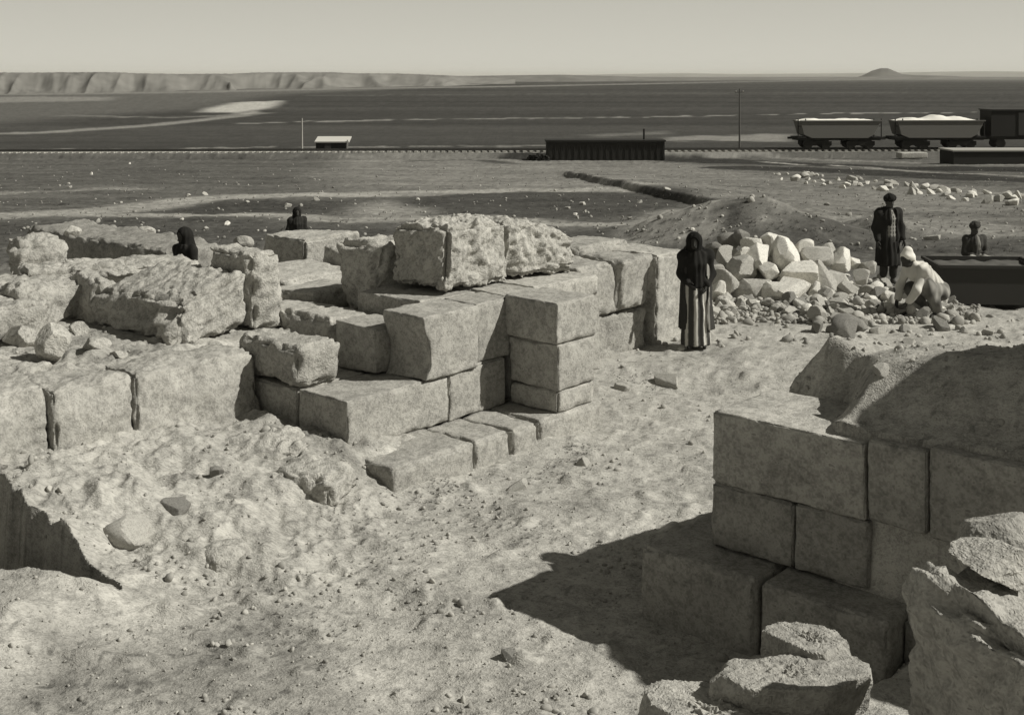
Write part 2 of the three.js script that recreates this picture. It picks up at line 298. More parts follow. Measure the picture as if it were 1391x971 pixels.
ribbon('far_range', 700, 1600, 160, [[700, 9500], [1600, 9500]], 0.3, [[700, 104], [840, 100.5], [930, 99.4], [1000, 100.6], [1120, 99.8], [1240, 98.2], [1330, 96.8], [1420, 97.4], [1600, 98]], 0.2, 0.2, 10);

// ---------------------------------------------------------------- stone building blocks
// one dressed or broken stone: a box with worn arrises, sprung corners and tooled or pitted faces
function blockGeo(w, h, d, o = {}) {
  const { cell = 0.035, r = 0.018, amp = 0.012, freq = 2.2, jit = 0.02, wear = 0.02, pit = 0, tone = 0.40, mottle = 0.16, fn } = o;
  const s = o.seed ?? Math.floor(rnd() * 1e4), sx = (s % 97) * 3.7, sy = (s % 53) * 5.1, sz = (s % 31) * 7.3;
  const seg = (L) => clamp(Math.ceil(L / cell), 7, 72);
  let g = new THREE.BoxGeometry(w, h, d, seg(w), seg(h), seg(d)); g.deleteAttribute('uv'); g.deleteAttribute('normal'); g = mergeVertices(g, 1e-4);
  const p = g.attributes.position, hx = w / 2, hy = h / 2, hz = d / 2, R = Math.min(r, hx * 0.95, hy * 0.95, hz * 0.95);
  const snap = (x, L) => { const n = seg(L), k = Math.round((x / L + 0.5) * n), e = Math.min(R, L / n); const f = (k) => k === 0 ? 0 : k === 1 ? e * 0.55 : k === 2 ? e * 1.1 : null; const lo = f(k), hi = f(n - k); return lo !== null ? -L / 2 + lo : hi !== null ? L / 2 - hi : -L / 2 + e * 1.1 + (L - 2.2 * e) * (k - 2) / (n - 4); };
  const J = []; for (let i = 0; i < 24; i++) J.push((rnd() - 0.5) * 2 * jit);
  const q = new THREE.Vector3(), n = new THREE.Vector3(), c = new THREE.Vector3();
  const colr = new Float32Array(p.count * 3);
  for (let i = 0; i < p.count; i++) {
    q.fromBufferAttribute(p, i); q.set(snap(q.x, w), snap(q.y, h), snap(q.z, d));
    c.set(clamp(q.x, -hx + R, hx - R), clamp(q.y, -hy + R, hy - R), clamp(q.z, -hz + R, hz - R));
    n.subVectors(q, c); const edge = (Math.abs(n.x) > R * 0.3) + (Math.abs(n.y) > R * 0.3) + (Math.abs(n.z) > R * 0.3); n.normalize(); q.copy(c).addScaledVector(n, R);
    const X = q.x + sx, Y = q.y + sy, Zz = q.z + sz;
    let k = amp * 2 * fbm(X * freq, Y * freq, Zz * freq, 4) + amp * 0.5 * N(X * 14, Y * 14, Zz * 14);
    if (wear) k -= wear * (edge > 1 ? 1.4 : 0.15) * Math.max(0, 0.3 + fbm(X * 5, Y * 5, Zz * 5, 3) * 2);
    if (pit) { const a = N(X * 6, Y * 4, Zz * 6), b = N(X * 15 + 9, Y * 9, Zz * 15), e = fbm(X * 2.4, Y * 1.6, Zz * 2.4, 2); k -= pit * (Math.max(0, a) * 0.8 + Math.max(0, b) * 0.6 + Math.max(0, e - 0.1) * 2.6); k += pit * 0.3 * N(X * 28, Y * 22, Zz * 28); }
    q.addScaledVector(n, k);
    const a = q.x / w + 0.5, b = q.y / h + 0.5, e = q.z / d + 0.5;
    for (let m = 0; m < 8; m++) { const wgt = (m & 1 ? a : 1 - a) * (m & 2 ? b : 1 - b) * (m & 4 ? e : 1 - e); q.x += J[m * 3] * wgt; q.y += J[m * 3 + 1] * wgt * 0.7; q.z += J[m * 3 + 2] * wgt; }
    if (fn) fn(q, n, a, b, e);
    p.setXYZ(i, q.x, q.y, q.z);
    const v = tone * (1 + mottle * 1.6 * fbm(X * 1.5, Y * 1.5, Zz * 1.5, 3) + mottle * fbm(X * 7, Y * 7, Zz * 7, 3));
    for (let t = 0; t < 3; t++) colr[i * 3 + t] = v * TINT[t];
  }
  g.setAttribute('color', new THREE.BufferAttribute(colr, 3)); g.computeVertexNormals();
  return boxUV(g);
}
function boxUV(g) {
  g = g.index ? g.toNonIndexed() : g; const p = g.attributes.position, uv = new Float32Array(p.count * 2), a = new THREE.Vector3(), b = new THREE.Vector3(), c = new THREE.Vector3(), o = rnd() * 3, o2 = rnd() * 3;
  for (let i = 0; i < p.count; i += 3) {
    a.fromBufferAttribute(p, i); b.fromBufferAttribute(p, i + 1).sub(a); c.fromBufferAttribute(p, i + 2).sub(a); b.cross(c); const ax = Math.abs(b.x), ay = Math.abs(b.y), az = Math.abs(b.z);
    for (let k = 0; k < 3; k++) { const x = p.getX(i + k), y = p.getY(i + k), z = p.getZ(i + k); const q = ay >= ax && ay >= az ? [x, z] : ax >= az ? [z, y] : [x, y]; uv[(i + k) * 2] = q[0] / 2 + o; uv[(i + k) * 2 + 1] = q[1] / 2 + o2; }
  }
  g.setAttribute('uv', new THREE.BufferAttribute(uv, 2)); return g;
}
// a broken stone cut by random planes
function stoneGeo(sx, sy, sz, o = {}) {
  const { planes = 12, detail = 12, noise = 0.05, tone = 0.4, freq = 2, flat = 0, lo = 0.72, pit = 0, color = true } = o;
  let g = new THREE.IcosahedronGeometry(1, detail); g.deleteAttribute('uv'); g.deleteAttribute('normal'); g = mergeVertices(g, 1e-4);
  const pl = []; for (let i = 0; i < planes; i++) { const t = rnd() * 2 * Math.PI, z = rr(-1, 1), q = Math.sqrt(1 - z * z); pl.push([q * Math.cos(t), z, q * Math.sin(t), rr(lo, 0.98)]); }
  if (flat) pl.push([0, 1, 0, 0.3], [0, -1, 0, 0.3]);
  const p = g.attributes.position, n = new THREE.Vector3(), s = rnd() * 50, colr = new Float32Array(p.count * 3);
  for (let i = 0; i < p.count; i++) {
    n.fromBufferAttribute(p, i).normalize(); let r = o.cap ?? 1.05; for (const [a, b, c, d] of pl) { const k = n.x * a + n.y * b + n.z * c; if (k > 0.1) r = Math.min(r, d / k); }
    r += noise * 2 * fbm(n.x * freq + s, n.y * freq, n.z * freq, 4) + noise * 0.4 * N(n.x * 9 + s, n.y * 9, n.z * 9);
    if (pit) { const x = n.x * sx, y = n.y * sy, z = n.z * sz; r -= pit * (1.2 * Math.max(0, N(x * 8 + s, y * 8, z * 8)) + 2.2 * Math.max(0, fbm(x * 4 + s, y * 4, z * 4, 2) - 0.1) + 0.5 * N(x * 19, y * 19 + s, z * 19)); }
    p.setXYZ(i, n.x * r * sx, n.y * r * sy, n.z * r * sz);
    const v = tone * (1 + 0.28 * fbm(n.x * 3 + s, n.y * 3, n.z * 3, 3)); for (let t = 0; t < 3; t++) colr[i * 3 + t] = v * TINT[t];
  }
  if (color) g.setAttribute('color', new THREE.BufferAttribute(colr, 3)); g.computeVertexNormals(); g = boxUV(g); return o.crease ? toCreasedNormals(g, o.crease) : g;
}
// block by its extents in a wall frame group: local x = u, local z = -v
function course(g, u0, u1, v0, v1, y0, y1, o = {}) {
  const gap = o.gap ?? 0.006, m = part('stone_block', blockGeo(u1 - u0 - gap, y1 - y0 - 0.003, v1 - v0 - gap, o), o.pit ? M.rough : M.stone, g);
  m.position.set((u0 + u1) / 2, (y0 + y1) / 2, -(v0 + v1) / 2); if (o.turn) m.rotation.y = o.turn; if (o.tip) m.rotation.z = o.tip; if (o.nod) m.rotation.x = o.nod; return m;
}
// the same as a loose thing of its own
function loose(name, label, cat, u0, u1, v0, v1, y0, y1, o = {}, group) {
  const [X, Z] = fromUV((u0 + u1) / 2, (v0 + v1) / 2, o.org ?? A);
  const m = single(name, o.geo ?? blockGeo(u1 - u0, y1 - y0, v1 - v0, o), o.pit ? M.rough : M.stone, label, cat, V(X, Z, (y0 + y1) / 2), group);
  m.rotation.set(o.nod ?? 0, PHI + (o.turn ?? 0), o.tip ?? 0, 'YXZ'); return m;
}

// ---------------------------------------------------------------- the main ashlar wall
{
  const w = thing('ashlar_wall', 'ruined wall of pale squared limestone blocks with a projecting pier and a stepped plinth', 'wall', V(A[0], A[1], 0), PHI); w.userData.kind = 'thing';
  const st = { tone: 0.37, amp: 0.012, wear: 0.042, r: 0.018, mottle: 0.2 };
  // plinth
  course(w, 0.0, 1.12, 0, 0.78, -0.35, 0.317, { ...st, r: 0.035 });
  course(w, 1.125, 1.67, 0.0, 0.8, -0.35, 0.315, { ...st, r: 0.045, gap: 0.015 });
  course(w, 1.675, 2.12, 0.01, 0.8, -0.35, 0.31, { ...st, r: 0.045, gap: 0.02 });
  course(w, 2.13, 3.22, 0.0, 0.82, -0.35, 0.32, { ...st, r: 0.05 });
  // second course
  course(w, 0.06, 1.46, 0.72, 1.5, 0.318, 0.80, { ...st, jit: 0.01 });
  course(w, 1.47, 2.4, 0.72, 1.5, 0.318, 0.835, { ...st });
  course(w, 0.06, 1.0, 1.505, 2.3, 0.25, 0.79, { ...st, jit: 0.012 });
  course(w, 0.06, 0.8, 2.305, 3.1, 0.2, 0.8, { ...st });
  course(w, 0.05, 0.98, 1.51, 2.3, -0.25, 0.245, { ...st });
  course(w, 0.04, 0.98, 0.83, 1.5, -0.3, 0.312, { ...st });
  course(w, 0.05, 0.9, 2.31, 3.1, -0.25, 0.195, { ...st });
  // third course
  course(w, 1.06, 1.92, 0.70, 1.30, 0.803, 1.50, { ...st, jit: 0.03, amp: 0.014, wear: 0.03, fn: (q, n, a, b) => { if (a < 0.35) q.x += 0.12 * (1 - a / 0.35) * Math.sin(Math.PI * clamp(1 - b, 0, 1)) ** 1 * (1 - b) * 1.4; } });
  course(w, 1.93, 2.52, 0.74, 1.30, 0.838, 1.50, { ...st, jit: 0.02 });
  course(w, 0.93, 1.6, 1.31, 1.95, 0.80, 1.30, { ...st, wear: 0.04, jit: 0.03 });
  course(w, 1.62, 2.52, 1.31, 2.4, 0.84, 1.495, { ...st });
  course(w, 2.53, 3.4, 0.80, 1.8, 0.325, 1.27, { ...st });
  // projecting pier
  course(w, 2.44, 3.10, 0.02, 0.72, 0.322, 0.56, { ...st, tone: 0.4, jit: 0.006 });
  course(w, 2.43, 3.10, 0.01, 0.73, 0.562, 1.075, { ...st, jit: 0.008 });
  course(w, 2.41, 3.11, 0.0, 0.78, 1.08, 1.54, { ...st, jit: 0.015, wear: 0.03 });
  // thin levelling course under the rough blocks
    course(w, 2.56, 3.12, 0.84, 1.8, 1.275, 1.50, { ...st, tone: 0.42, jit: 0.02 });
  course(w, 3.14, 4.4, 0.98, 2.0, 1.245, 1.495, { ...st, tone: 0.43, jit: 0.02 });
  course(w, 3.42, 4.4, 0.95, 1.9, 0.3, 1.24, { ...st });
  // far stretch beyond the pier
  course(w, 4.82, 6.0, 1.42, 2.1, -0.1, 0.84, { ...st, tone: 0.36, amp: 0.03, wear: 0.06, r: 0.06, jit: 0.04, pit: 0.012 });
  course(w, 4.45, 5.30, 1.34, 2.1, 0.83, 1.52, { ...st, r: 0.06, wear: 0.05, jit: 0.05, amp: 0.02 });
  course(w, 5.32, 6.02, 1.32, 2.1, 0.86, 1.55, { ...st, r: 0.06, wear: 0.05, jit: 0.05, amp: 0.02 });
  course(w, 6.16, 7.0, 1.36, 2.3, -0.1, 1.50, { ...st, r: 0.05, wear: 0.05, jit: 0.05, amp: 0.02, tone: 0.43 });
  course(w, 4.2, 5.4, 2.12, 2.9, 0.7, 1.66, { ...st, r: 0.06, jit: 0.04 });
  course(w, 5.42, 6.6, 2.12, 3.0, 0.7, 1.60, { ...st, r: 0.06, jit: 0.04 });
  course(w, 4.4, 5.8, 3.0, 3.9, 0.8, 1.72, { ...st, r: 0.05, jit: 0.06, tone: 0.36 });
}
// rough blocks standing on the wall
loose('rough_block', 'large pitted limestone block standing on the wall, left of a pair', 'stone block', 2.02, 3.18, 1.36, 2.35, 1.503, 2.27, { cell: 0.022, r: 0.09, amp: 0.06, wear: 0.10, pit: 0.075, tone: 0.44, jit: 0.06 });
loose('rough_block', 'pitted limestone block with a sloping top on the wall, right of a pair', 'stone block', 3.18, 4.42, 1.36, 2.3, 1.503, 2.22, { cell: 0.022, r: 0.10, amp: 0.06, wear: 0.10, pit: 0.075, tone: 0.44, jit: 0.05, turn: -0.06, fn: (q, n, a, b) => { if (b > 0.2) q.y -= 0.42 * Math.max(0, a - 0.38) * b; if (a < 0.2) q.z -= 0.12 * (1 - a / 0.2); } });
loose('rough_block', 'crumbling white block leaning beside the large pitted block', 'stone block', 2.0, 2.95, 2.48, 3.2, 1.08, 1.98, { r: 0.14, amp: 0.06, wear: 0.08, pit: 0.05, tone: 0.46, jit: 0.10 });
loose('squared_block', 'squared block with a dark end face lying behind the slabs', 'stone block', 3.5, 4.6, 5.75, 6.75, 1.0, 1.60, { r: 0.05, amp: 0.02, wear: 0.05, pit: 0.015, tone: 0.42, jit: 0.05 });
loose('fallen_block', 'squat broken block resting on the end of the second course', 'stone block', 0.04, 0.62, 1.42, 2.5, 0.80, 1.24, { r: 0.08, amp: 0.035, wear: 0.06, pit: 0.03, tone: 0.38, jit: 0.05 });
const slabL = [[0.85, 1.65, 1.98, 2.75, 1.0, 1.30, 'cracked floor slab behind the third course of the wall'], [1.02, 1.75, 2.8, 3.7, 1.0, 1.26, 'pale floor slab between the boulder and the leaning white block'], [1.7, 2.8, 3.35, 4.4, 1.02, 1.30, 'flat slab in the shadow of the leaning white block'], [2.2, 3.4, 4.5, 5.6, 1.05, 1.34, 'rounded slab in front of the squared block with a dark end'], [1.0, 2.0, 3.95, 4.9, 1.02, 1.27, 'worn slab behind the upright split stone'], [3.55, 4.6, 4.2, 5.4, 1.05, 1.5, 'low slab behind the leaning white block']];
for (const [a, b, c, d, e, f, l] of slabL) loose('stone_slab', l, 'stone slab', a, b, c, d, e, f, { r: 0.06, amp: 0.02, wear: 0.06, tone: 0.42, jit: 0.07, turn: rr(-0.12, 0.12) }, 'slabs lying behind the wall');
loose('stone_slab', 'thin slab lying flat behind the far end of the wall', 'stone slab', 4.9, 6.0, 3.4, 4.4, 1.725, 1.86, { r: 0.04, amp: 0.02, wear: 0.05, tone: 0.44, jit: 0.08, turn: 0.5 });

// ---------------------------------------------------------------- rough masonry and boulders at the left
{
  const w = thing('rough_wall', 'low wall of big weathered blocks with two open joints under the boulder', 'wall', V(A[0], A[1], 0), PHI); w.userData.kind = 'thing';
  const st = { tone: 0.37, amp: 0.045, wear: 0.05, r: 0.04, jit: 0.015, freq: 1.9, gap: 0.006, mottle: 0.22, cell: 0.03 };
  const lean = (q, n, a, b, e) => { q.z -= 0.16 * b * b * e + 0.03 * N(q.x * 3, q.y * 3, 4); };
  course(w, -1.46, 0.0, 2.02, 2.95, 0.1, 1.10, { ...st, fn: (q, n, a, b, e) => { lean(q, n, a, b, e); if (a < 0.12) q.x += 0.10 * (1 - a / 0.12) * (b - 0.15); } });
  course(w, -2.24, -1.42, 2.05, 2.95, 0.1, 1.09, { ...st, fn: lean });
  course(w, -3.5, -2.26, 2.12, 3.05, 0.1, 1.16, { ...st, fn: lean });
}
function boulder(name, label, px, py, Z, w, h, d, o = {}) {
  if (!Z) Z = hit(px, py)[1];
  const X = (px - CX) / F * Z, y = CAMH - (py - HY) / F * Z;                       // px, py: foot of the stone on what carries it
  const g = o.block ? blockGeo(w, h, d, o) : stoneGeo(w / 2, h / 2, d / 2, { detail: 26, ...o });
  const m = single(name, g, M.rough, label, 'boulder', V(X, Z, y + h * 0.46), o.group); m.rotation.set(o.nod ?? 0, o.turn ?? 0, o.tip ?? 0, 'YXZ'); return m;
}
loose('great_boulder', 'great pitted boulder with a dark shaded left side on the rough wall', 'boulder', -0.42, 0.54, 2.96, 4.8, 1.07, 1.74, { cell: 0.028, r: 0.12, amp: 0.07, wear: 0.10, pit: 0.028, freq: 1.5, tone: 0.40, jit: 0.08, mottle: 0.22, fn: (q, n, a, b, e) => { q.y += 0.12 * b * (a - 0.4) - 0.10 * b * ss(0.55, 1, e) * (1 - a) - 0.26 * b * (1 - e) * (1 - a); if (e > 0.6 && a < 0.3) q.x += 0.12 * N(q.y * 9, q.z * 5, 2); } });
loose('split_stone', 'tall narrow split stone leaning against the great boulder', 'boulder', 0.58, 1.0, 2.98, 3.8, 1.07, 1.99, { r: 0.07, amp: 0.05, wear: 0.08, pit: 0.03, freq: 1.5, tone: 0.42, jit: 0.06, tip: 0.04 });
boulder('boulder', 'cracked stone at the left of the great boulder beyond a dark gap', 128, 440, 14.6, 0.34, 0.62, 0.8, { block: 1, turn: PHI, r: 0.08, amp: 0.06, wear: 0.08, pit: 0.03, tone: 0.4, jit: 0.06, freq: 1.6 });
boulder('boulder', 'flat-topped rock below the dark earth cut', 40, 432, 14.6, 0.95, 0.5, 1.2, { block: 1, turn: PHI + 0.2, r: 0.08, amp: 0.07, wear: 0.08, pit: 0.03, tone: 0.4, jit: 0.08, freq: 1.6 });
boulder('boulder', 'pale pointed rock fragment on the rough wall', 72, 494, 12.4, 0.3, 0.4, 0.3, { planes: 8, noise: 0.03, lo: 0.5, cap: 1.2, crease: 0.5, tone: 0.46, turn: 1, detail: 14 });
boulder('boulder', 'round pale rock at the end of the dark earth cut', 50, 372, 17.2, 0.7, 0.55, 0.8, { block: 1, turn: 0.5, r: 0.16, amp: 0.09, wear: 0.06, pit: 0.03, tone: 0.42, jit: 0.08, freq: 1.8 });
boulder('boulder', 'broken ledge of rock behind the great boulder', 180, 372, 15.8, 1.5, 0.2, 0.8, { block: 1, turn: 0.6, r: 0.07, amp: 0.06, wear: 0.08, pit: 0.03, tone: 0.42, jit: 0.1 });
boulder('boulder', 'weathered rock ledge beneath the round pale rock', 108, 402, 15.6, 1.3, 0.4, 0.9, { block: 1, turn: 0.45, r: 0.08, amp: 0.07, wear: 0.08, pit: 0.03, tone: 0.41, jit: 0.12 });
boulder('boulder', 'low rock beside the boulders with a shaded underside', -14, 462, 13.6, 0.9, 0.5, 0.9, { block: 1, turn: 0.9, r: 0.08, amp: 0.07, wear: 0.08, pit: 0.03, tone: 0.4, jit: 0.1 });
for (const [px, py, Z, w, h, d, t, l] of [[128, 480, 12.7, 0.3, 0.16, 0.3, 0.3, 'flat fragment at the foot of the great boulder'], [45, 520, 12.0, 0.42, 0.2, 0.34, 1.2, 'broken fragment on the left block of the rough wall'], [108, 462, 13.6, 0.26, 0.2, 0.24, 2, 'wedge of stone below the dark gap'], [30, 470, 13.2, 0.4, 0.24, 0.4, 0.8, 'angular fragment in front of the low rock'], [160, 488, 12.5, 0.16, 0.1, 0.16, 0.2, 'pebble-sized fragment near the slanting joint']]) boulder('stone_fragment', l, px, py, Z, w, h, d, { planes: 9, noise: 0.03, lo: 0.5, cap: 1.2, crease: 0.5, tone: 0.42, turn: t, detail: 12 });
boulder('boulder', 'bright jagged stone above the dark earth cut', 196, 322, 0, 0.55, 0.3, 0.4, { planes: 8, noise: 0.05, tone: 0.5 });
boulder('boulder', 'small round stone on the lip of the dark earth cut', 98, 322, 20.0, 0.28, 0.2, 0.24, { planes: 8, noise: 0.05, tone: 0.5, detail: 12 });
boulder('boulder', 'two-toned stone peeping above the split stone', 330, 338, 0, 0.5, 0.32, 0.3, { planes: 8, noise: 0.05, tone: 0.4 });
{ // the earth cut: its shaded face runs from the boulders away to the left
  const t = thing('earth_bank', 'long low cut bank of earth with a shaded side behind the boulders', 'earth bank', V(-5.15, 18, 0), PHI);
  const m = part('bank', blockGeo(1.1, 1.1, 4.4, { cell: 0.05, r: 0.08, amp: 0.05, wear: 0.08, tone: 0.27, jit: 0.05, mottle: 0.25 }), M.stone, t); m.position.set(0.55, 0.86, -2.2);
}

// ---------------------------------------------------------------- shaded wall at the right
{
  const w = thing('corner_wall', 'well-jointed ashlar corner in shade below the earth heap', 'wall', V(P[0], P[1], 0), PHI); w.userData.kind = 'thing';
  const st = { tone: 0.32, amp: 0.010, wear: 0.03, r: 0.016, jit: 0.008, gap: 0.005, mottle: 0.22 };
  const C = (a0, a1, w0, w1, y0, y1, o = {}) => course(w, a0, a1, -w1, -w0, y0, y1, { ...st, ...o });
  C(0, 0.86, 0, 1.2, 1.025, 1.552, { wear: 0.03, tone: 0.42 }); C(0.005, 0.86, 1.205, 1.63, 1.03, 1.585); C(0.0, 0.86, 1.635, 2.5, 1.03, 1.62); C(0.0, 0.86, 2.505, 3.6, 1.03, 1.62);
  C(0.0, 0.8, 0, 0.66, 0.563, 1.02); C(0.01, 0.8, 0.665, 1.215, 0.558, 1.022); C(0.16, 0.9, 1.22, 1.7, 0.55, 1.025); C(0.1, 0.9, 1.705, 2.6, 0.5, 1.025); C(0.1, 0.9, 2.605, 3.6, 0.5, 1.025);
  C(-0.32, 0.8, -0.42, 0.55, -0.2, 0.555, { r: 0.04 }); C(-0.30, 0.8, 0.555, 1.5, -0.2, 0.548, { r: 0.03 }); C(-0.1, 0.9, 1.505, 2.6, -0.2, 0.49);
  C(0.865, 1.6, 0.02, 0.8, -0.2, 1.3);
}
// ---------------------------------------------------------------- stones at the lower right
function slabAt(name, label, px, py, h, w, t, d, o = {}) { const [X, Z] = gp(px, py, h); const m = single(name, stoneGeo(w / 2, t / 0.6, d / 2, { planes: 10, noise: 0.06, freq: 2.5, flat: 1, detail: 30, lo: 0.74, crease: 0.5, cap: 1.15, tone: 0.42, ...o }), M.rough, label, o.cat ?? 'stone', V(X, Z, h - t * 0.5)); m.rotation.set(o.nod ?? 0, o.turn ?? 0, o.tip ?? 0, 'YXZ'); return m; }
slabAt('flat_stone', 'smallest flat sunlit stone in the row leading to the rock stack', 1102, 864, 1.02, 0.46, 0.22, 0.34, { turn: -0.3, tone: 0.36 });
slabAt('flat_stone', 'broad flat sunlit stone in the middle of the row at the bank edge', 1078, 910, 0.98, 0.74, 0.26, 0.42, { turn: 0.15, tone: 0.36 });
slabAt('flat_stone', 'smooth pale stone at the low end of the row on the bank', 968, 962, 0.86, 0.72, 0.3, 0.5, { turn: -0.35, tone: 0.42 });
boulder('rock_stack', 'big rough rock with a sunlit crown in the right foreground', 1402, 1120, 5.6, 0.84, 1.1, 0.8, { block: 1, cell: 0.024, turn: 0.3, r: 0.14, amp: 0.06, wear: 0.08, pit: 0.03, tone: 0.4, jit: 0.08, nod: 0.15 });
boulder('rock_stack', 'jagged stone lying on the big rough foreground rock', 1355, 786, 5.75, 0.46, 0.2, 0.36, { planes: 10, noise: 0.05, lo: 0.5, cap: 1.2, crease: 0.5, tone: 0.42, turn: 0.4 });
boulder('rock_stack', 'grey shaded rock against the corner wall', 1362, 790, 6.7, 0.6, 0.42, 0.5, { planes: 9, noise: 0.06, tone: 0.34, turn: 0.5 });

// ---------------------------------------------------------------- loose stones on the ground
const variants = []; for (let i = 0; i < 9; i++) variants.push(stoneGeo(1, 1, 1, { planes: 9 + (i % 4), detail: 9, noise: 0.02, lo: 0.52, cap: 1.25, crease: 0.42, color: false }));
function stoneAt(name, label, cat, X, Z, y, s, m, group, sq = [1, 0.8, 1]) {
  const o = single(name, variants[Math.floor(rnd() * variants.length)], m, label, cat, V(X, Z, y), group);
  o.scale.set(s * sq[0] * rr(0.85, 1.15), s * sq[1] * rr(0.85, 1.15), s * sq[2] * rr(0.85, 1.15)); o.rotation.set(rr(-0.5, 0.5), rr(0, 6.28), rr(-0.5, 0.5)); return o;
}
// the heap of white quarried stones: [px, py of the centre, Z, half size]
const heap = [
  [1078, 396, 20.2, 0.34, 0], [1050, 394, 20.2, 0.27, 0], [1020, 392, 20.4, 0.30, 1], [1090, 372, 20.6, 0.36, 0], [1046, 368, 20.6, 0.25, 0], [1068, 345, 21.0, 0.32, 0], [1030, 350, 20.9, 0.26, 0], [1008, 352, 21.0, 0.22, 0], [1022, 332, 21.5, 0.2, 0], [1050, 330, 21.5, 0.22, 0],
  [1003, 372, 20.8, 0.34, 1], [985, 386, 20.6, 0.30, 1], [968, 372, 20.9, 0.2, 1], [975, 398, 20.3, 0.22, 0], [1110, 348, 21.2, 0.25, 1], [1094, 340, 21.4, 0.18, 0], [1118, 378, 20.6, 0.30, 1], [1136, 382, 20.7, 0.27, 1], [1142, 352, 21.4, 0.22, 0], [1158, 358, 21.5, 0.18, 0], [1128, 345, 21.8, 0.2, 1],
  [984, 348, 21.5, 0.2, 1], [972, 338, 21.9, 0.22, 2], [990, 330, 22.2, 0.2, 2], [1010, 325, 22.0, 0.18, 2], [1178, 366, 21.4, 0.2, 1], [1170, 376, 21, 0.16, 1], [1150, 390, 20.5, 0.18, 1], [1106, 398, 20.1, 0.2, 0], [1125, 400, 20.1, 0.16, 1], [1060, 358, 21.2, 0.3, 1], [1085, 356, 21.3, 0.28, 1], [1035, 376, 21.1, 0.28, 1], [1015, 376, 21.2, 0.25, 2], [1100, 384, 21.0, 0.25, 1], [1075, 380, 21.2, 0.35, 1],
];
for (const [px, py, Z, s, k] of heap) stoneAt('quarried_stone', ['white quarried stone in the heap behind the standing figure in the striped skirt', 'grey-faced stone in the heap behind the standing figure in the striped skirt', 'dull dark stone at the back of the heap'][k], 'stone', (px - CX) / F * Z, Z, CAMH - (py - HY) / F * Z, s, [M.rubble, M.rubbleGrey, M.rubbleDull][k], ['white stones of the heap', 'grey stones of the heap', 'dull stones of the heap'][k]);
// broken stone spread under and beside the heap
for (let i = 0; i < 210; i++) {
  const px = rr(955, 1300), py = px > 1150 ? rr(375, 428) : rr(402, 428), [X, Z] = hit(px, py); if (Z > 30 || (px > 1215 && px < 1300 && py < 412)) continue; const s = rr(0.05, 0.14) * (px > 1170 ? 1.2 : 1);
  stoneAt('broken_stone', 'broken stone strewn over the rubble between the heap and the iron skip', 'stone', X, Z, H(X, Z) + s * 0.35, s, rnd() < 0.55 ? M.rubbleGrey : rnd() < 0.5 ? M.rubble : M.rubbleDull, 'broken stones of the rubble spread');
}
for (let i = 0; i < 22; i++) { const px = rr(1080, 1345), py = 455 - rr(0, 30), [X, Z] = hit(px, py); const s = rr(0.05, 0.14); stoneAt('field_stone', 'stone lying on the earth slope below the iron skip', 'stone', X, Z, H(X, Z) + s * 0.3, s, rnd() < 0.5 ? M.rubbleGrey : M.rubbleDull, 'stones on the earth slope'); }
for (let i = 0; i < 70; i++) { const px = rr(1050, 1391), py = mix(236, 272, (px - 1050) / 340) + rr(-6, 12) * 0.8, [X, Z] = hit(px, py); if (Z > 100) continue; const s = rr(0.1, 0.26); stoneAt('field_stone', 'bleached stone in the scatter between the painted dark bands and the old trench', 'stone', X, Z, H(X, Z) + s * 0.35, s, rnd() < 0.5 ? M.rubble : M.rubbleGrey, 'bleached stones below the siding'); }
for (let i = 0; i < 34; i++) { const px = rr(40, 960), py = rr(222, 330), [X, Z] = hit(px, py); if (Z > 100 || Z < 24) continue; const s = rr(0.05, 0.13); stoneAt('field_stone', 'small stone on the open slope towards the railway', 'stone', X, Z, H(X, Z) + s * 0.3, s, rnd() < 0.5 ? M.rubbleGrey : M.rubble, 'stones on the open slope'); }
for (const [px, py, s, l] of [[236, 688, 0.12, 'dark wedge of stone sunk in the left mound'], [293, 642, 0.07, 'small dark stone sunk near the top of the left mound'], [170, 722, 0.16, 'angular stone on the slope of the left mound'], [700, 664, 0.10, 'stone lying in front of the stepped plinth'], [690, 893, 0.06, 'dark clod beside the tip of the shadow'], [846, 528, 0.11, 'earthy stone on the floor beyond the projecting pier'], [908, 520, 0.17, 'rounded stone on the floor near the tall end block'], [790, 630, 0.08, 'small stone at the right end of the plinth'], [1200, 505, 0.07, 'rubble lump on top of the earth heap'], [1238, 466, 0.09, 'pale stone on the back slope of the earth heap'], [1268, 326, 0.2, 'pale squared stone on the grass behind the iron skip'], [960, 462, 0.12, 'stone at the feet of the figure in the striped skirt']]) {
  const [X, Z] = hit(px, py); stoneAt('ground_stone', l, 'stone', X, Z, H(X, Z) + s * 0.05, s, l.includes('dark') ? M.rubbleDull : M.rubbleGrey, undefined, [1.1, 0.75, 1]);
}
for (const [px, py, w, h, d, t, l] of [[345, 612, 0.95, 0.34, 0.6, 0.3, 'pale rock ledge cropping out at the top of the left mound'], [425, 640, 0.7, 0.34, 0.6, -0.4, 'rock hump between the left mound and the plinth']]) { const [X, Z] = hit(px, py); const m = single('rock_outcrop', blockGeo(w, h, d, { cell: 0.025, r: 0.1, amp: 0.06, wear: 0.05, pit: 0.02, tone: 0.43, mottle: 0.2, jit: 0.06, freq: 2.2 }), M.rough, l, 'rock', V(X, Z, H(X, Z) - h * 0.28)); m.rotation.set(0.12, t, 0.06, 'YXZ'); }
boulder('half_buried_stone', 'rounded half-buried stone on the left mound', 305, 800, 9.85, 0.5, 0.4, 0.42, { planes: 6, noise: 0.05, tone: 0.42, turn: 0.5, lo: 0.85 });
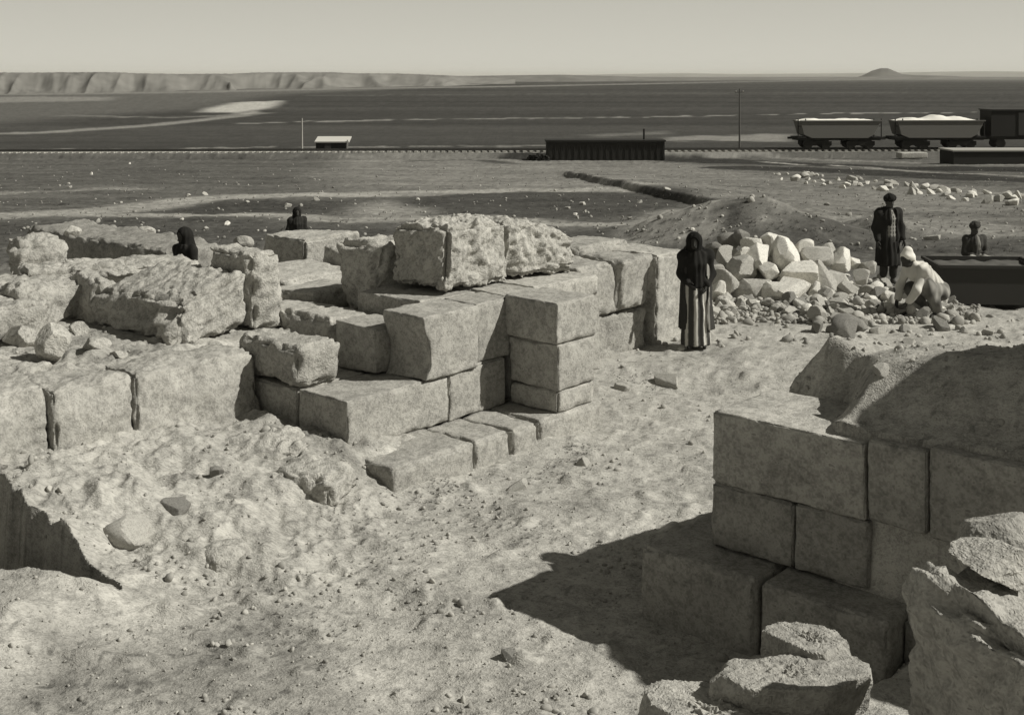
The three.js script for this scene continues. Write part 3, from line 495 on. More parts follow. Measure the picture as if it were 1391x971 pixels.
{ // pebbles and clods nobody could count
  const n = 6200, im = shadows(new THREE.InstancedMesh(stoneGeo(1, 1, 1, { planes: 8, detail: 1, noise: 0.05, color: false }), mat(null, { map: stoneMap }), n)), m4 = new THREE.Matrix4(), q = new THREE.Quaternion(), e = new THREE.Euler(), c = new THREE.Color();
  for (let i = 0; i < n; i++) {
    const f = rnd(), px = f > 0.62 && f < 0.9 ? rr(940, 1330) : rr(-20, 1410), py = f < 0.62 ? rr(440, 1000) : f < 0.9 ? rr(395, 440) : rr(225, 340); const [X, Z] = f < 0.62 ? (() => { const g = gp(px, py, 0.1); return [g[0], g[1]]; })() : hit(px, py);
    const cl = N(X * 0.9, 61, Z * 0.9), s = (Z > 24 ? rr(0.02, 0.05) : Z > 16.5 ? rr(0.012, 0.05) : rr(0.004, 0.013) * (cl > 0.15 ? 1.7 : 0.8)) * (rnd() < 0.06 ? 2 : 1);
    e.set(rr(0, 6), rr(0, 6), rr(0, 6)); q.setFromEuler(e); m4.compose(V(X, Z, H(X, Z) + s * 0.3), q, new THREE.Vector3(s * rr(0.8, 1.4), s * rr(0.6, 1), s * rr(0.8, 1.4))); im.setMatrixAt(i, m4);
    im.setColorAt(i, c.copy(col(rr(0.28, 0.5))));
  }
  im.name = 'pebbles'; im.userData.kind = 'stuff'; tag(im, 'loose pebbles and clods scattered over the dusty ground', 'pebbles'); scene.add(im);
}
{ // dry tufts
  const blade = new THREE.BufferGeometry(), pp = [], nn = 12; for (let i = 0; i < nn; i++) { const a = i / nn * 6.28 + rr(-0.2, 0.2), l = rr(0.6, 1), k = rr(0.3, 0.9); pp.push(-0.03 * Math.sin(a), 0, 0.03 * Math.cos(a), 0.03 * Math.sin(a), 0, -0.03 * Math.cos(a), Math.cos(a) * k * l, l * 0.9, Math.sin(a) * k * l); }
  blade.setAttribute('position', new THREE.Float32BufferAttribute(pp, 3)); blade.computeVertexNormals();
  const n = 2600, im = shadows(new THREE.InstancedMesh(blade, mat(null), n)), m4 = new THREE.Matrix4(), q = new THREE.Quaternion(), up = new THREE.Vector3(0, 1, 0), c = new THREE.Color();
  const spots = [[410, 850, 0.35], [470, 700, 0.3], [640, 690, 0.5], [760, 640, 0.35], [790, 610, 0.2], [600, 660, 0.2], [520, 740, 0.5], [870, 520, 0.3], [700, 720, 0.4], [560, 690, 0.3]].map(([x, y, r]) => [...hit(x, y), r]);
  for (let i = 0; i < n; i++) {
    let X, Z, s; if (i < 700) { const p = spots[Math.floor(rnd() * spots.length)], a = rr(0, 6.28), r = p[2] * Math.sqrt(rnd()); X = p[0] + Math.cos(a) * r; Z = p[1] + Math.sin(a) * r; s = rr(0.015, 0.045); } else { const g = hit(rr(0, 1391), rr(215, 345)); X = g[0]; Z = g[1]; s = rr(0.05, 0.14); if (Z < 22) { s = 0.02; } }
    q.setFromAxisAngle(up, rr(0, 6.28)); m4.compose(V(X, Z, H(X, Z) - 0.004), q, new THREE.Vector3(s * 1.3, s, s * 1.3)); im.setMatrixAt(i, m4); im.setColorAt(i, c.copy(col(rr(0.09, 0.22))));
  }
  im.material.side = THREE.DoubleSide; im.name = 'dry_tufts'; im.userData.kind = 'stuff'; tag(im, 'short dry tufts of grass and thorn on the ground', 'grass'); scene.add(im);
}
console.log('stones built');

// ---------------------------------------------------------------- railway
const railY = -2.98;
{
  const bed = [], n = 120; // ballast, sleepers and rails of the line
  const t = thing('railway_track', 'long straight railway line on a low bed crossing the plain', 'railway', V(0, 112, 0), 0.04);
  const sh = new THREE.Shape([[-2.3, -0.5], [-1.3, 0], [1.3, 0], [2.3, -0.5]].map(([x, y]) => new THREE.Vector2(x, y)));
  const bg = new THREE.ExtrudeGeometry(sh, { depth: 260, bevelEnabled: false, steps: n }); bg.rotateY(Math.PI / 2); bg.translate(-130, railY, 0);
  part('ballast', bg, mat(0.24), t);
  const sl = []; for (let x = -95; x < 95; x += 0.62) { const b = new THREE.BoxGeometry(0.28, 0.12, 2.5); b.translate(x, railY + 0.07, 0); sl.push(b); }
  part('sleepers', mergeGeometries(sl), M.sleeper, t).userData.kind = 'stuff';
  for (const z of [-0.72, 0.72]) { const b = new THREE.BoxGeometry(260, 0.14, 0.07); b.translate(0, railY + 0.2, z); part('rail', b, M.iron, t); }
}
const zr = RAILZ;
function wheelGeo(r, w) { const g = new THREE.CylinderGeometry(r, r, w, 18); g.rotateX(Math.PI / 2); return g; }
function box(w, h, d, x, y, z) { const b = new THREE.BoxGeometry(w, h, d); b.translate(x, y, z); return b; }
function hopper(name, label, x0, x1, humps, group) {
  const L = x1 - x0, xc = (x0 + x1) / 2, t = thing(name, label, 'wagon', V(xc, zr(xc), railY + 0.27), 0.04, group), hl = L / 2; t.scale.y = 0.86;
  const s = new THREE.Shape([[-hl + 0.2, 2.95], [-hl + 0.55, 1.5], [-hl + 1.3, 1.15], [hl - 1.3, 1.15], [hl - 0.75, 1.5], [hl - 0.05, 2.95]].map(([x, y]) => new THREE.Vector2(x, y)));
  const g = new THREE.ExtrudeGeometry(s, { depth: 2.4, bevelEnabled: true, bevelSize: 0.03, bevelThickness: 0.03, bevelSegments: 1 }); g.translate(0, 0, -1.2); part('hopper_body', g, M.wagon, t);
  part('rim', mergeGeometries([box(L - 0.1, 0.12, 0.1, 0.1, 2.98, 1.27), box(L - 0.1, 0.12, 0.1, 0.1, 2.98, -1.27)]), M.wagon, t);
  const lg = new THREE.PlaneGeometry(L - 0.4, 2.4, 60, 10); lg.rotateX(-Math.PI / 2); const p = lg.attributes.position;
  for (let i = 0; i < p.count; i++) { const x = p.getX(i), z = p.getZ(i), e = Math.min(1, (1.2 - Math.abs(z)) * 2.2, (hl - 0.2 - Math.abs(x)) * 1.2); let h = 0.12; for (const [c, w, a] of humps) h += a * Math.exp(-((((x / hl) - c) / w) ** 2)); p.setY(i, 2.96 + Math.max(0, e) * (h + 0.06 * N(x * 2, 1, z * 2))); } lg.computeVertexNormals();
  part('load', lg, M.load, t);
  part('underframe', box(L, 0.28, 2.0, 0, 1.02, 0), M.dark, t);
  for (const x of [-hl + 0.35, hl - 0.35]) { part('end_platform', mergeGeometries([box(0.9, 0.12, 2.4, x, 1.2, 0), box(0.08, 2.0, 0.08, x - 0.35, 2.2, 1.1), box(0.08, 2.0, 0.08, x + 0.35, 2.2, 1.1), box(0.8, 0.08, 0.06, x, 2.4, 1.1)]), M.dark, t); }
  for (const x of [-hl * 0.52, hl * 0.52]) {
    const b = part('bogie', mergeGeometries([box(2.6, 0.45, 0.12, x, 0.55, 0.95), box(2.6, 0.45, 0.12, x, 0.55, -0.95), box(1.5, 0.5, 1.7, x, 0.72, 0)]), M.dark, t);
    for (const dx of [-0.85, 0.85]) for (const z of [-0.74, 0.74]) { const w = part('wheel', wheelGeo(0.45, 0.12), M.iron, b); w.position.set(x + dx, 0.45, z); }
  }
  part('buffers', mergeGeometries([box(0.5, 0.22, 0.22, -hl - 0.2, 1.05, 0.85), box(0.5, 0.22, 0.22, -hl - 0.2, 1.05, -0.85), box(0.5, 0.22, 0.22, hl + 0.2, 1.05, 0.85), box(0.5, 0.22, 0.22, hl + 0.2, 1.05, -0.85)]), M.dark, t);
  return t;
}
const px2x = (px, Z) => (px - CX) / F * Z;
hopper('hopper_wagon', 'grey hopper wagon with an even white load in front of the plain', px2x(1080, 113.1), px2x(1193, 113.2), [[-0.6, 0.2, 0.12], [0.3, 0.3, 0.1]], 'loaded hopper wagons on the railway');
hopper('hopper_wagon', 'grey hopper wagon with a humped white load beside the dark van', px2x(1211, 113.4), px2x(1332, 113.6), [[-0.55, 0.2, 0.2], [0.0, 0.22, 0.5], [0.45, 0.2, 0.32]], 'loaded hopper wagons on the railway');
{
  const xc = px2x(1335, 113.8) + 3.6, t = thing('box_van', 'tall dark goods van coupled behind the hopper wagons', 'wagon', V(xc, zr(xc), railY + 0.27), 0.04);
  part('body', box(6.6, 2.4, 2.5, 0, 2.3, 0), M.dark, t); const rf = new THREE.CylinderGeometry(2.2, 2.2, 6.8, 16, 1, false, -0.63, 1.26); rf.rotateZ(Math.PI / 2); rf.rotateX(-Math.PI / 2); rf.translate(0, 3.52, 0);
  part('roof', box(6.8, 0.12, 2.7, 0, 3.56, 0), M.iron, t); part('underframe', box(6.7, 0.3, 2.0, 0, 0.95, 0), M.dark, t);
  part('door', box(1.5, 2.1, 0.06, 0, 2.25, 1.28), M.iron, t);
  for (const x of [-2.2, 2.2]) for (const z of [-0.74, 0.74]) { const w = part('wheel', wheelGeo(0.45, 0.12), M.iron, t); w.position.set(x, 0.45, z); }
}
{ // loading bank in front of the wagons
  const [X0, Z0] = [px2x(1286, 99), 99], t = thing('loading_bank', 'low dark loading bank with a pale top below the wagons', 'platform', V(X0 + 4, Z0, -3.3), 0.02);
  part('bank_body', box(8, 1.25, 3, 0, 0.6, 0), M.dark, t); part('deck', box(8.2, 0.12, 3.2, 0, 1.3, 0), M.pale, t);
  const [X1, Z1] = hit(1239, 216); const b = thing('stone_slab', 'pale slab lying by the painted dark band below the second hopper wagon', 'stone slab', V(X1, Z1, H(X1, Z1)), 0.1); part('slab', blockGeo(2.4, 0.5, 1.2, { cell: 0.2, tone: 0.45, r: 0.06 }), M.stone, b).position.y = 0.35;
}
{ // hut on the far side of the line
  const X = px2x(451, 118), t = thing('hut', 'small dark hut with a pale lean-to roof beside the railway', 'hut', V(X, 118, -3.4), 0.04);
  part('wall', box(2.9, 1.1, 2.4, 0, 0.5, 0), M.dark, t); const r = part('roof', box(3.3, 0.12, 2.7, 0, 0, 0), M.roof, t); r.position.set(0.1, 1.22, 0); r.rotation.x = 0.14;
  part('door', box(0.6, 1.1, 0.06, -0.3, 0.5, 1.22), M.iron, t); part('post', box(0.12, 1.3, 0.12, 1.6, 0.6, 1.3), M.pale, t);
}
{ // long low dark shed in front of the line
  const Z = 106, X0 = px2x(742, Z), X1 = px2x(901, Z), L = X1 - X0, t = thing('long_shed', 'long low black shed with a stovepipe beside the railway', 'shed', V((X0 + X1) / 2, Z, H((X0 + X1) / 2, Z) - 0.1), 0.0);
  part('wall', box(L, 1.75, 2.2, 0, 0.85, 0), M.dark, t); part('roof', box(L + 0.2, 0.14, 2.5, 0, 1.8, 0), M.dark, t);
  const st = []; for (let x = -L / 2 + 0.2; x < L / 2; x += 0.55) st.push(box(0.06, 1.6, 0.05, x, 0.85, 1.12)); part('battens', mergeGeometries(st), M.dark, t);
  const c = new THREE.CylinderGeometry(0.09, 0.09, 1.0, 10); c.translate(px2x(875, Z) - (X0 + X1) / 2, 2.3, 0); part('stovepipe', c, M.dark, t);
}
function bushGeo(n, R) { const gs = []; for (let i = 0; i < n; i++) { const b = new THREE.PlaneGeometry(rr(0.12, 0.25), rr(0.12, 0.25)); b.rotateX(rr(0, 6)); b.rotateY(rr(0, 6)); const a = rr(0, 6.28), e = rr(0, 1), q = Math.pow(rnd(), 0.4); b.translate(Math.cos(a) * R * q * Math.sqrt(1 - e * e), e * R * 1.3 * q, Math.sin(a) * R * q * Math.sqrt(1 - e * e)); gs.push(b); } return mergeGeometries(gs); }
const bushM = mat(0.045, { side: THREE.DoubleSide });
for (const [px, Z, R, l] of [[722, 105.5, 0.42, 'small dark bush at the end of the black shed'], [731, 105, 0.6, 'larger dark bush against the end of the black shed'], [740, 104.6, 0.45, 'dark bush touching the corner of the black shed']]) { const X = px2x(px, Z), t = thing('bush', l, 'bush', V(X, Z, H(X, Z) - 0.1)); part('crown', bushGeo(220, R), bushM, t); const s = new THREE.CylinderGeometry(0.03, 0.05, R, 6); s.translate(0, R / 2, 0); part('stem', s, M.wood, t); }
for (const [px, Z, h, l] of [[1005, 119, 6.2, 'tall dark telegraph pole standing behind the railway'], [410, 122, 3.2, 'short pale post in the field behind the hut']]) {
  const X = px2x(px, Z), t = thing(h > 4 ? 'telegraph_pole' : 'post', l, 'pole', V(X, Z, -3.45)); const g = new THREE.CylinderGeometry(0.06, 0.10, h, 8); g.translate(0, h / 2, 0); part('pole', g, h > 4 ? M.wood : M.pale, t);
  if (h > 4) { part('crossarm', box(0.9, 0.08, 0.1, 0, h - 0.35, 0), M.wood, t); for (const x of [-0.35, 0.35]) { const i = new THREE.CylinderGeometry(0.04, 0.05, 0.14, 8); i.translate(x, h - 0.24, 0); part('insulator', i, M.pale, t); } }
}
// ---------------------------------------------------------------- iron tipping skip
{
  const Z = 21.4, X0 = px2x(1268, Z), t = thing('tipping_skip', 'dark iron tipping skip on a low truck behind the rubble', 'skip', V(X0 + 0.85, Z, CAMH - (417 - HY) / F * Z), -0.06);
  const hl = 0.85, s = new THREE.Shape([[-hl, 0.78], [-hl + 0.02, 0.45], [-hl + 0.28, 0.14], [hl - 0.28, 0.14], [hl - 0.02, 0.45], [hl, 0.78], [hl - 0.05, 0.78], [hl - 0.07, 0.46], [hl - 0.3, 0.19], [-hl + 0.3, 0.19], [-hl + 0.07, 0.46], [-hl + 0.05, 0.78]].map(([x, y]) => new THREE.Vector2(x, y)));
  const tr = new THREE.ExtrudeGeometry(s, { depth: 1.0, bevelEnabled: false }); tr.translate(0, 0, -0.5); part('trough', tr, M.iron, t);
  const es = new THREE.Shape([[-hl, 0.78], [-hl + 0.02, 0.45], [-hl + 0.28, 0.14], [hl - 0.28, 0.14], [hl - 0.02, 0.45], [hl, 0.78]].map(([x, y]) => new THREE.Vector2(x, y)));
  for (const z of [0.5, -0.53]) { const e = new THREE.ExtrudeGeometry(es, { depth: 0.03, bevelEnabled: false }); e.translate(0, 0, z); part('end_plate', e, M.iron, t); }
  { const f = new THREE.PlaneGeometry(1.68, 1.0, 24, 16); f.rotateX(-Math.PI / 2); const p = f.attributes.position; for (let i = 0; i < p.count; i++) p.setY(i, 0.74 + 0.05 * N(p.getX(i) * 5, 2, p.getZ(i) * 5)); f.computeVertexNormals(); part('spoil_load', f, M.wood, t); }
  part('rim', mergeGeometries([box(1.78, 0.05, 0.05, 0, 0.79, 0.54), box(1.78, 0.05, 0.05, 0, 0.79, -0.54), box(0.05, 0.05, 1.1, -0.87, 0.79, 0), box(0.05, 0.05, 1.1, 0.87, 0.79, 0)]), M.iron, t);
  part('truck_frame', mergeGeometries([box(1.7, 0.1, 0.08, 0, 0.10, 0.36), box(1.7, 0.1, 0.08, 0, 0.10, -0.36), box(0.1, 0.1, 0.8, -0.7, 0.10, 0), box(0.1, 0.1, 0.8, 0.7, 0.10, 0)]), M.dark, t);
  for (const x of [-0.45, 0.45]) for (const z of [-0.3, 0.3]) part('wheel', wheelGeo(0.15, 0.06), M.iron, t).position.set(x, 0.02, z);
}

// ---------------------------------------------------------------- people
function surfaceNets(f, lo, hi, cell) {
  const n = [0, 1, 2].map((k) => Math.ceil((hi[k] - lo[k]) / cell) + 1), [nx, ny, nz] = n, g = new Float32Array(nx * ny * nz), id = (i, j, k) => (k * ny + j) * nx + i;
  for (let k = 0; k < nz; k++) for (let j = 0; j < ny; j++) for (let i = 0; i < nx; i++) g[id(i, j, k)] = f(lo[0] + i * cell, lo[1] + j * cell, lo[2] + k * cell);
  const vi = new Int32Array(nx * ny * nz).fill(-1), pos = [], idx = [];
  for (let k = 0; k < nz - 1; k++) for (let j = 0; j < ny - 1; j++) for (let i = 0; i < nx - 1; i++) {
    let m = 0; const v = []; for (let c = 0; c < 8; c++) { const q = g[id(i + (c & 1), j + (c >> 1 & 1), k + (c >> 2))]; v.push(q); if (q < 0) m |= 1 << c; } if (m === 0 || m === 255) continue;
    let x = 0, y = 0, z = 0, e = 0; for (let a = 0; a < 8; a++) for (const d of [1, 2, 4]) if (!(a & d)) { const b = a | d; if ((v[a] < 0) !== (v[b] < 0)) { const t = v[a] / (v[a] - v[b]); x += (a & 1) + (d === 1 ? t : 0); y += (a >> 1 & 1) + (d === 2 ? t : 0); z += (a >> 2) + (d === 4 ? t : 0); e++; } }
    vi[id(i, j, k)] = pos.length / 3; pos.push(lo[0] + (i + x / e) * cell, lo[1] + (j + y / e) * cell, lo[2] + (k + z / e) * cell);
  }
  for (let k = 1; k < nz - 1; k++) for (let j = 1; j < ny - 1; j++) for (let i = 1; i < nx - 1; i++) {
    const a = g[id(i, j, k)];
    const quad = (b, p, q, r, s) => { if ((a < 0) === (b < 0)) return; if (a < 0) idx.push(p, q, r, p, r, s); else idx.push(p, r, q, p, s, r); };
    quad(g[id(i + 1, j, k)], vi[id(i, j - 1, k - 1)], vi[id(i, j, k - 1)], vi[id(i, j, k)], vi[id(i, j - 1, k)]);
    quad(g[id(i, j + 1, k)], vi[id(i - 1, j, k - 1)], vi[id(i - 1, j, k)], vi[id(i, j, k)], vi[id(i, j, k - 1)]);
    quad(g[id(i, j, k + 1)], vi[id(i - 1, j - 1, k)], vi[id(i, j - 1, k)], vi[id(i, j, k)], vi[id(i - 1, j, k)]);
  }
  const o = new THREE.BufferGeometry(); o.setAttribute('position', new THREE.Float32BufferAttribute(pos, 3)); o.setIndex(idx); o.computeVertexNormals(); return o;
}
const smin = (a, b, k) => { const h = Math.max(k - Math.abs(a - b), 0) / k; return Math.min(a, b) - h * h * k * 0.25; };
const cap = (x, y, z, a, b, r0, r1) => { const dx = b[0] - a[0], dy = b[1] - a[1], dz = b[2] - a[2], t = clamp(((x - a[0]) * dx + (y - a[1]) * dy + (z - a[2]) * dz) / (dx * dx + dy * dy + dz * dz + 1e-9), 0, 1); return Math.hypot(x - a[0] - t * dx, y - a[1] - t * dy, z - a[2] - t * dz) - mix(r0, r1, t); };
const ell = (x, y, z, c, r) => { const k = Math.hypot((x - c[0]) / r[0], (y - c[1]) / r[1], (z - c[2]) / r[2]); return (k - 1) * Math.min(...r); };
function paint(g, fn) { const p = g.attributes.position, c = new Float32Array(p.count * 3); for (let i = 0; i < p.count; i++) { const v = fn(p.getX(i), p.getY(i), p.getZ(i)); for (let t = 0; t < 3; t++) c[i * 3 + t] = v * TINT[t]; } g.setAttribute('color', new THREE.BufferAttribute(c, 3)); return g; }
const bounds = (pts, m) => [[0, 1, 2].map((k) => Math.min(...pts.map((p) => p[k])) - m), [0, 1, 2].map((k) => Math.max(...pts.map((p) => p[k])) + m)];
const STAND = { head: [0, 1.585, 0.03], neck: [0, 1.43, 0], chest: [0, 1.27, 0], pelvis: [0, 0.95, 0], shL: [0.185, 1.37, 0], shR: [-0.185, 1.37, 0], elL: [0.25, 1.09, -0.02], elR: [-0.25, 1.09, -0.02], wrL: [0.25, 0.85, 0.08], wrR: [-0.25, 0.85, 0.08], hipL: [0.095, 0.93, 0], hipR: [-0.095, 0.93, 0], knL: [0.1, 0.51, 0.03], knR: [-0.1, 0.51, 0.03], anL: [0.1, 0.08, -0.02], anR: [-0.1, 0.08, -0.02], toeL: [0.12, 0.035, 0.16], toeR: [-0.12, 0.035, 0.16], look: [0, 0, 1], up: [0, 1, 0] };
const lerp3 = (a, b, t) => [0, 1, 2].map((k) => mix(a[k], b[k], t));
function skin(j, tone) {
  const limbs = [[j.neck, j.chest, 0.055, 0.12], [j.chest, j.pelvis, 0.125, 0.115], [j.shL, j.shR, 0.06, 0.06], [j.shL, j.elL, 0.05, 0.038], [j.elL, j.wrL, 0.038, 0.026], [j.shR, j.elR, 0.05, 0.038], [j.elR, j.wrR, 0.038, 0.026], [j.hipL, j.knL, 0.08, 0.055], [j.knL, j.anL, 0.055, 0.036], [j.hipR, j.knR, 0.08, 0.055], [j.knR, j.anR, 0.055, 0.036], [j.anL, j.toeL, 0.042, 0.03], [j.anR, j.toeR, 0.042, 0.03], [j.head, j.neck, 0.06, 0.055]];
  const body = (x, y, z) => { let d = 9; for (const [a, b, r, s] of limbs) d = smin(d, cap(x, y, z, a, b, r, s), 0.05); return d; };
  const [lo, hi] = bounds(Object.values(j).filter((p) => p !== j.look && p !== j.up), 0.16), gs = [surfaceNets(body, lo, hi, 0.02)];
  // head, in its own axes
  const L = new THREE.Vector3(...j.look).normalize(), U = new THREE.Vector3(...j.up), R = new THREE.Vector3().crossVectors(U, L).normalize(); U.crossVectors(L, R).normalize();
  const hd = (x, y, z) => {
    let d = ell(x, y, z, [0, 0.025, -0.01], [0.076, 0.095, 0.098]); d = smin(d, ell(x, y, z, [0, -0.05, 0.025], [0.055, 0.065, 0.065]), 0.03);
    d = smin(d, cap(x, y, z, [0, 0.015, 0.088], [0, -0.028, 0.112], 0.009, 0.015), 0.018); d = smin(d, cap(x, y, z, [-0.02, -0.06, 0.085], [0.02, -0.06, 0.085], 0.01, 0.01), 0.014);
    d = Math.max(d, -ell(x, y, z, [0.032, 0.01, 0.1], [0.02, 0.012, 0.014])); d = Math.max(d, -ell(x, y, z, [-0.032, 0.01, 0.1], [0.02, 0.012, 0.014]));
    d = smin(d, ell(Math.abs(x), y, z, [0.078, -0.005, -0.005], [0.012, 0.03, 0.02]), 0.01); return smin(d, cap(x, y, z, [0, -0.05, -0.02], [0, -0.13, -0.035], 0.05, 0.052), 0.03);
  };
  const hg = surfaceNets(hd, [-0.12, -0.16, -0.14], [0.12, 0.15, 0.15], 0.008); hg.applyMatrix4(new THREE.Matrix4().makeBasis(R, U, L).setPosition(...j.head)); gs.push(hg);
  // hands: palm, four unequal bent fingers and a thumb from the side
  for (const s of ['L', 'R']) {
    const w = new THREE.Vector3(...j['wr' + s]), dir = w.clone().sub(new THREE.Vector3(...j['el' + s])).normalize(), sd = s === 'L' ? 1 : -1;
    const pn = new THREE.Vector3(-sd, 0, 0).addScaledVector(dir, sd * dir.x).normalize(), ac = new THREE.Vector3().crossVectors(pn, dir).normalize();     // palm normal, across the palm
    const pt = (a, b, c) => { const q = w.clone().addScaledVector(ac, a).addScaledVector(dir, b).addScaledVector(pn, c); return [q.x, q.y, q.z]; };
    const seg = [[pt(0, 0, 0), pt(0, 0.075, 0), 0.024, 0.022], [pt(-0.02, 0.03, 0), pt(-0.024, 0.08, 0), 0.014, 0.013], [pt(0.02, 0.03, 0), pt(0.024, 0.08, 0), 0.014, 0.013]];
    [[-0.028, 0.062], [-0.0095, 0.075], [0.0095, 0.07], [0.028, 0.055]].forEach(([a, l]) => { const b0 = pt(a, 0.085, 0), b1 = pt(a * 1.1, 0.085 + l * 0.5, 0.012), b2 = pt(a * 1.05, 0.085 + l * 0.92, 0.034); seg.push([b0, b1, 0.009, 0.0085], [b1, b2, 0.0085, 0.007]); });
    const t0 = pt(-0.025, 0.025, 0.008), t1 = pt(-0.05, 0.055, 0.02), t2 = pt(-0.05, 0.085, 0.03); seg.push([t0, t1, 0.013, 0.01], [t1, t2, 0.01, 0.008]);
    const [l2, h2] = bounds(seg.flatMap((q) => [q[0], q[1]]), 0.035); gs.push(surfaceNets((x, y, z) => { let d = 9; for (const [a, b, r, q] of seg) d = smin(d, cap(x, y, z, a, b, r, q), 0.006); return d; }, l2, h2, 0.0055));
  }
  return paint(mergeGeometries(gs), (x, y, z) => tone * (1 + 0.15 * N(x * 12, y * 12, z * 12)));
}
function cloth(bones, cell, k, cut, tone, fold = 0.008) {
  const pts = bones.flatMap((b) => [b[0], b[1]]), m = Math.max(...bones.map((b) => Math.max(b[2], b[3]))) + 0.05, [lo, hi] = bounds(pts, m);
  const g = surfaceNets((x, y, z) => { let d = 9; for (const [a, b, r, s, sx = 1, sz = 1] of bones) { const e = sx !== 1 || sz !== 1 ? (() => { const t = clamp(((y - a[1]) * (b[1] - a[1])) / ((b[1] - a[1]) ** 2 + 1e-9), 0, 1), c = lerp3(a, b, t), R = mix(r, s, t), q = Math.hypot((x - c[0]) / sx, (z - c[2]) / sz, Math.max(0, y - Math.max(a[1], b[1])) + Math.max(0, Math.min(a[1], b[1]) - y)); return (q - R) * Math.min(sx, sz); })() : cap(x, y, z, a, b, r, s); d = smin(d, e, k); }
    const an = Math.atan2(x, z); d += fold * (Math.sin(an * 11 + 3 * N(x * 3, y * 2, z * 3)) * 0.6 + 1.6 * N(x * 9, y * 4, z * 9)); if (cut) d = Math.max(d, cut(x, y, z)); return d; }, lo, hi, cell);
  return paint(g, typeof tone === 'function' ? tone : (x, y, z) => tone * (1 + 0.3 * N(x * 7, y * 5, z * 7)));
}
function person(label, X, Z, y, height, turn, build) {
  const t = thing('person', label, 'person', V(X, Z, y), turn); const s = height / 1.7; t.scale.setScalar(s); build(t); return t;
}
const headcloth = (j, tone, long = 0.24) => cloth([[[j.head[0], j.head[1] + 0.04, j.head[2] - 0.015], [j.head[0], j.head[1] + 0.03, j.head[2] - 0.02], 0.115, 0.115], [[j.head[0], j.head[1], j.head[2] - 0.05], [j.neck[0], j.neck[1] - long * 0.4, j.neck[2] - 0.05], 0.11, 0.15]], 0.014, 0.05, (x, y, z) => -ell(x, y, z, [j.head[0] + j.look[0] * 0.11, j.head[1] - 0.01, j.head[2] + j.look[2] * 0.12], [0.068, 0.085, 0.09]), tone, 0.005);
const turban = (j, tone) => cloth([[[j.head[0] - 0.05, j.head[1] + 0.07, j.head[2]], [j.head[0] + 0.05, j.head[1] + 0.085, j.head[2]], 0.075, 0.075], [[j.head[0], j.head[1] + 0.06, j.head[2] - 0.06], [j.head[0], j.head[1] + 0.07, j.head[2] + 0.05], 0.075, 0.07], [[j.head[0], j.head[1] + 0.1, j.head[2] - 0.01], [j.head[0], j.head[1] + 0.11, j.head[2]], 0.07, 0.07]], 0.012, 0.02, null, tone, 0.006);
const sleeves = (j, r = 0.07) => [[j.shL, j.elL, r, r * 0.85], [j.elL, lerp3(j.elL, j.wrL, 0.85), r * 0.85, r * 0.72], [j.shR, j.elR, r, r * 0.85], [j.elR, lerp3(j.elR, j.wrR, 0.85), r * 0.85, r * 0.72]];

{ // figure in the striped skirt beside the wall
  const Z = 16.6, j = { ...STAND, head: [-0.02, 1.575, 0.04], look: [-0.15, -0.12, 1], elL: [0.24, 1.1, -0.06], wrL: [0.15, 0.93, 0.1], elR: [-0.22, 1.1, 0.0], wrR: [-0.12, 0.98, 0.16], anL: [0.12, 0.08, 0.0], anR: [-0.09, 0.08, -0.03] };
  person('standing person in dark headcloth and long striped skirt beside the wall end', px2x(945, Z), Z, CAMH - (472 - HY) / F * Z, 1.56, -0.05, (t) => {
    part('body', skin(j, 0.04), M.vc, t);
    const stripe = (x, y, z) => { const a = Math.atan2(x + 0.02, z + 0.25) * 9.5 + 0.6; const s = Math.sin(a * 1.9); return s > 0.45 ? 0.5 : s > 0.15 ? 0.22 : 0.06; };
    part('skirt', cloth([[[0, 1.05, 0], [0, 0.03, 0.01], 0.17, 0.225, 1, 0.8]], 0.014, 0.05, (x, y, z) => 0.05 - y, stripe, 0.014), M.vc, t);
    part('jacket', cloth([[j.neck, j.chest, 0.08, 0.165], [j.chest, j.pelvis, 0.165, 0.16], [j.shL, j.shR, 0.085, 0.085], ...sleeves(j)], 0.016, 0.06, (x, y, z) => Math.max(0.9 - y), 0.022, 0.012), M.vc, t);
    part('open_coat', cloth([[[0, 1.36, -0.02], [0.02, 0.26, -0.03], 0.19, 0.255, 1.06, 0.82]], 0.015, 0.05, (x, y, z) => Math.max(0.28 - y, (z > -0.02 ? 0.155 + 0.02 * Math.sin(y * 9) - Math.abs(x - 0.01) : -1)), (x, y, z) => z > 0.02 && x > 0.1 && x < 0.2 ? 0.28 : 0.045, 0.01), M.vc, t);
    part('headcloth', headcloth(j, 0.014, 0.5), M.vc, t);
  });
}
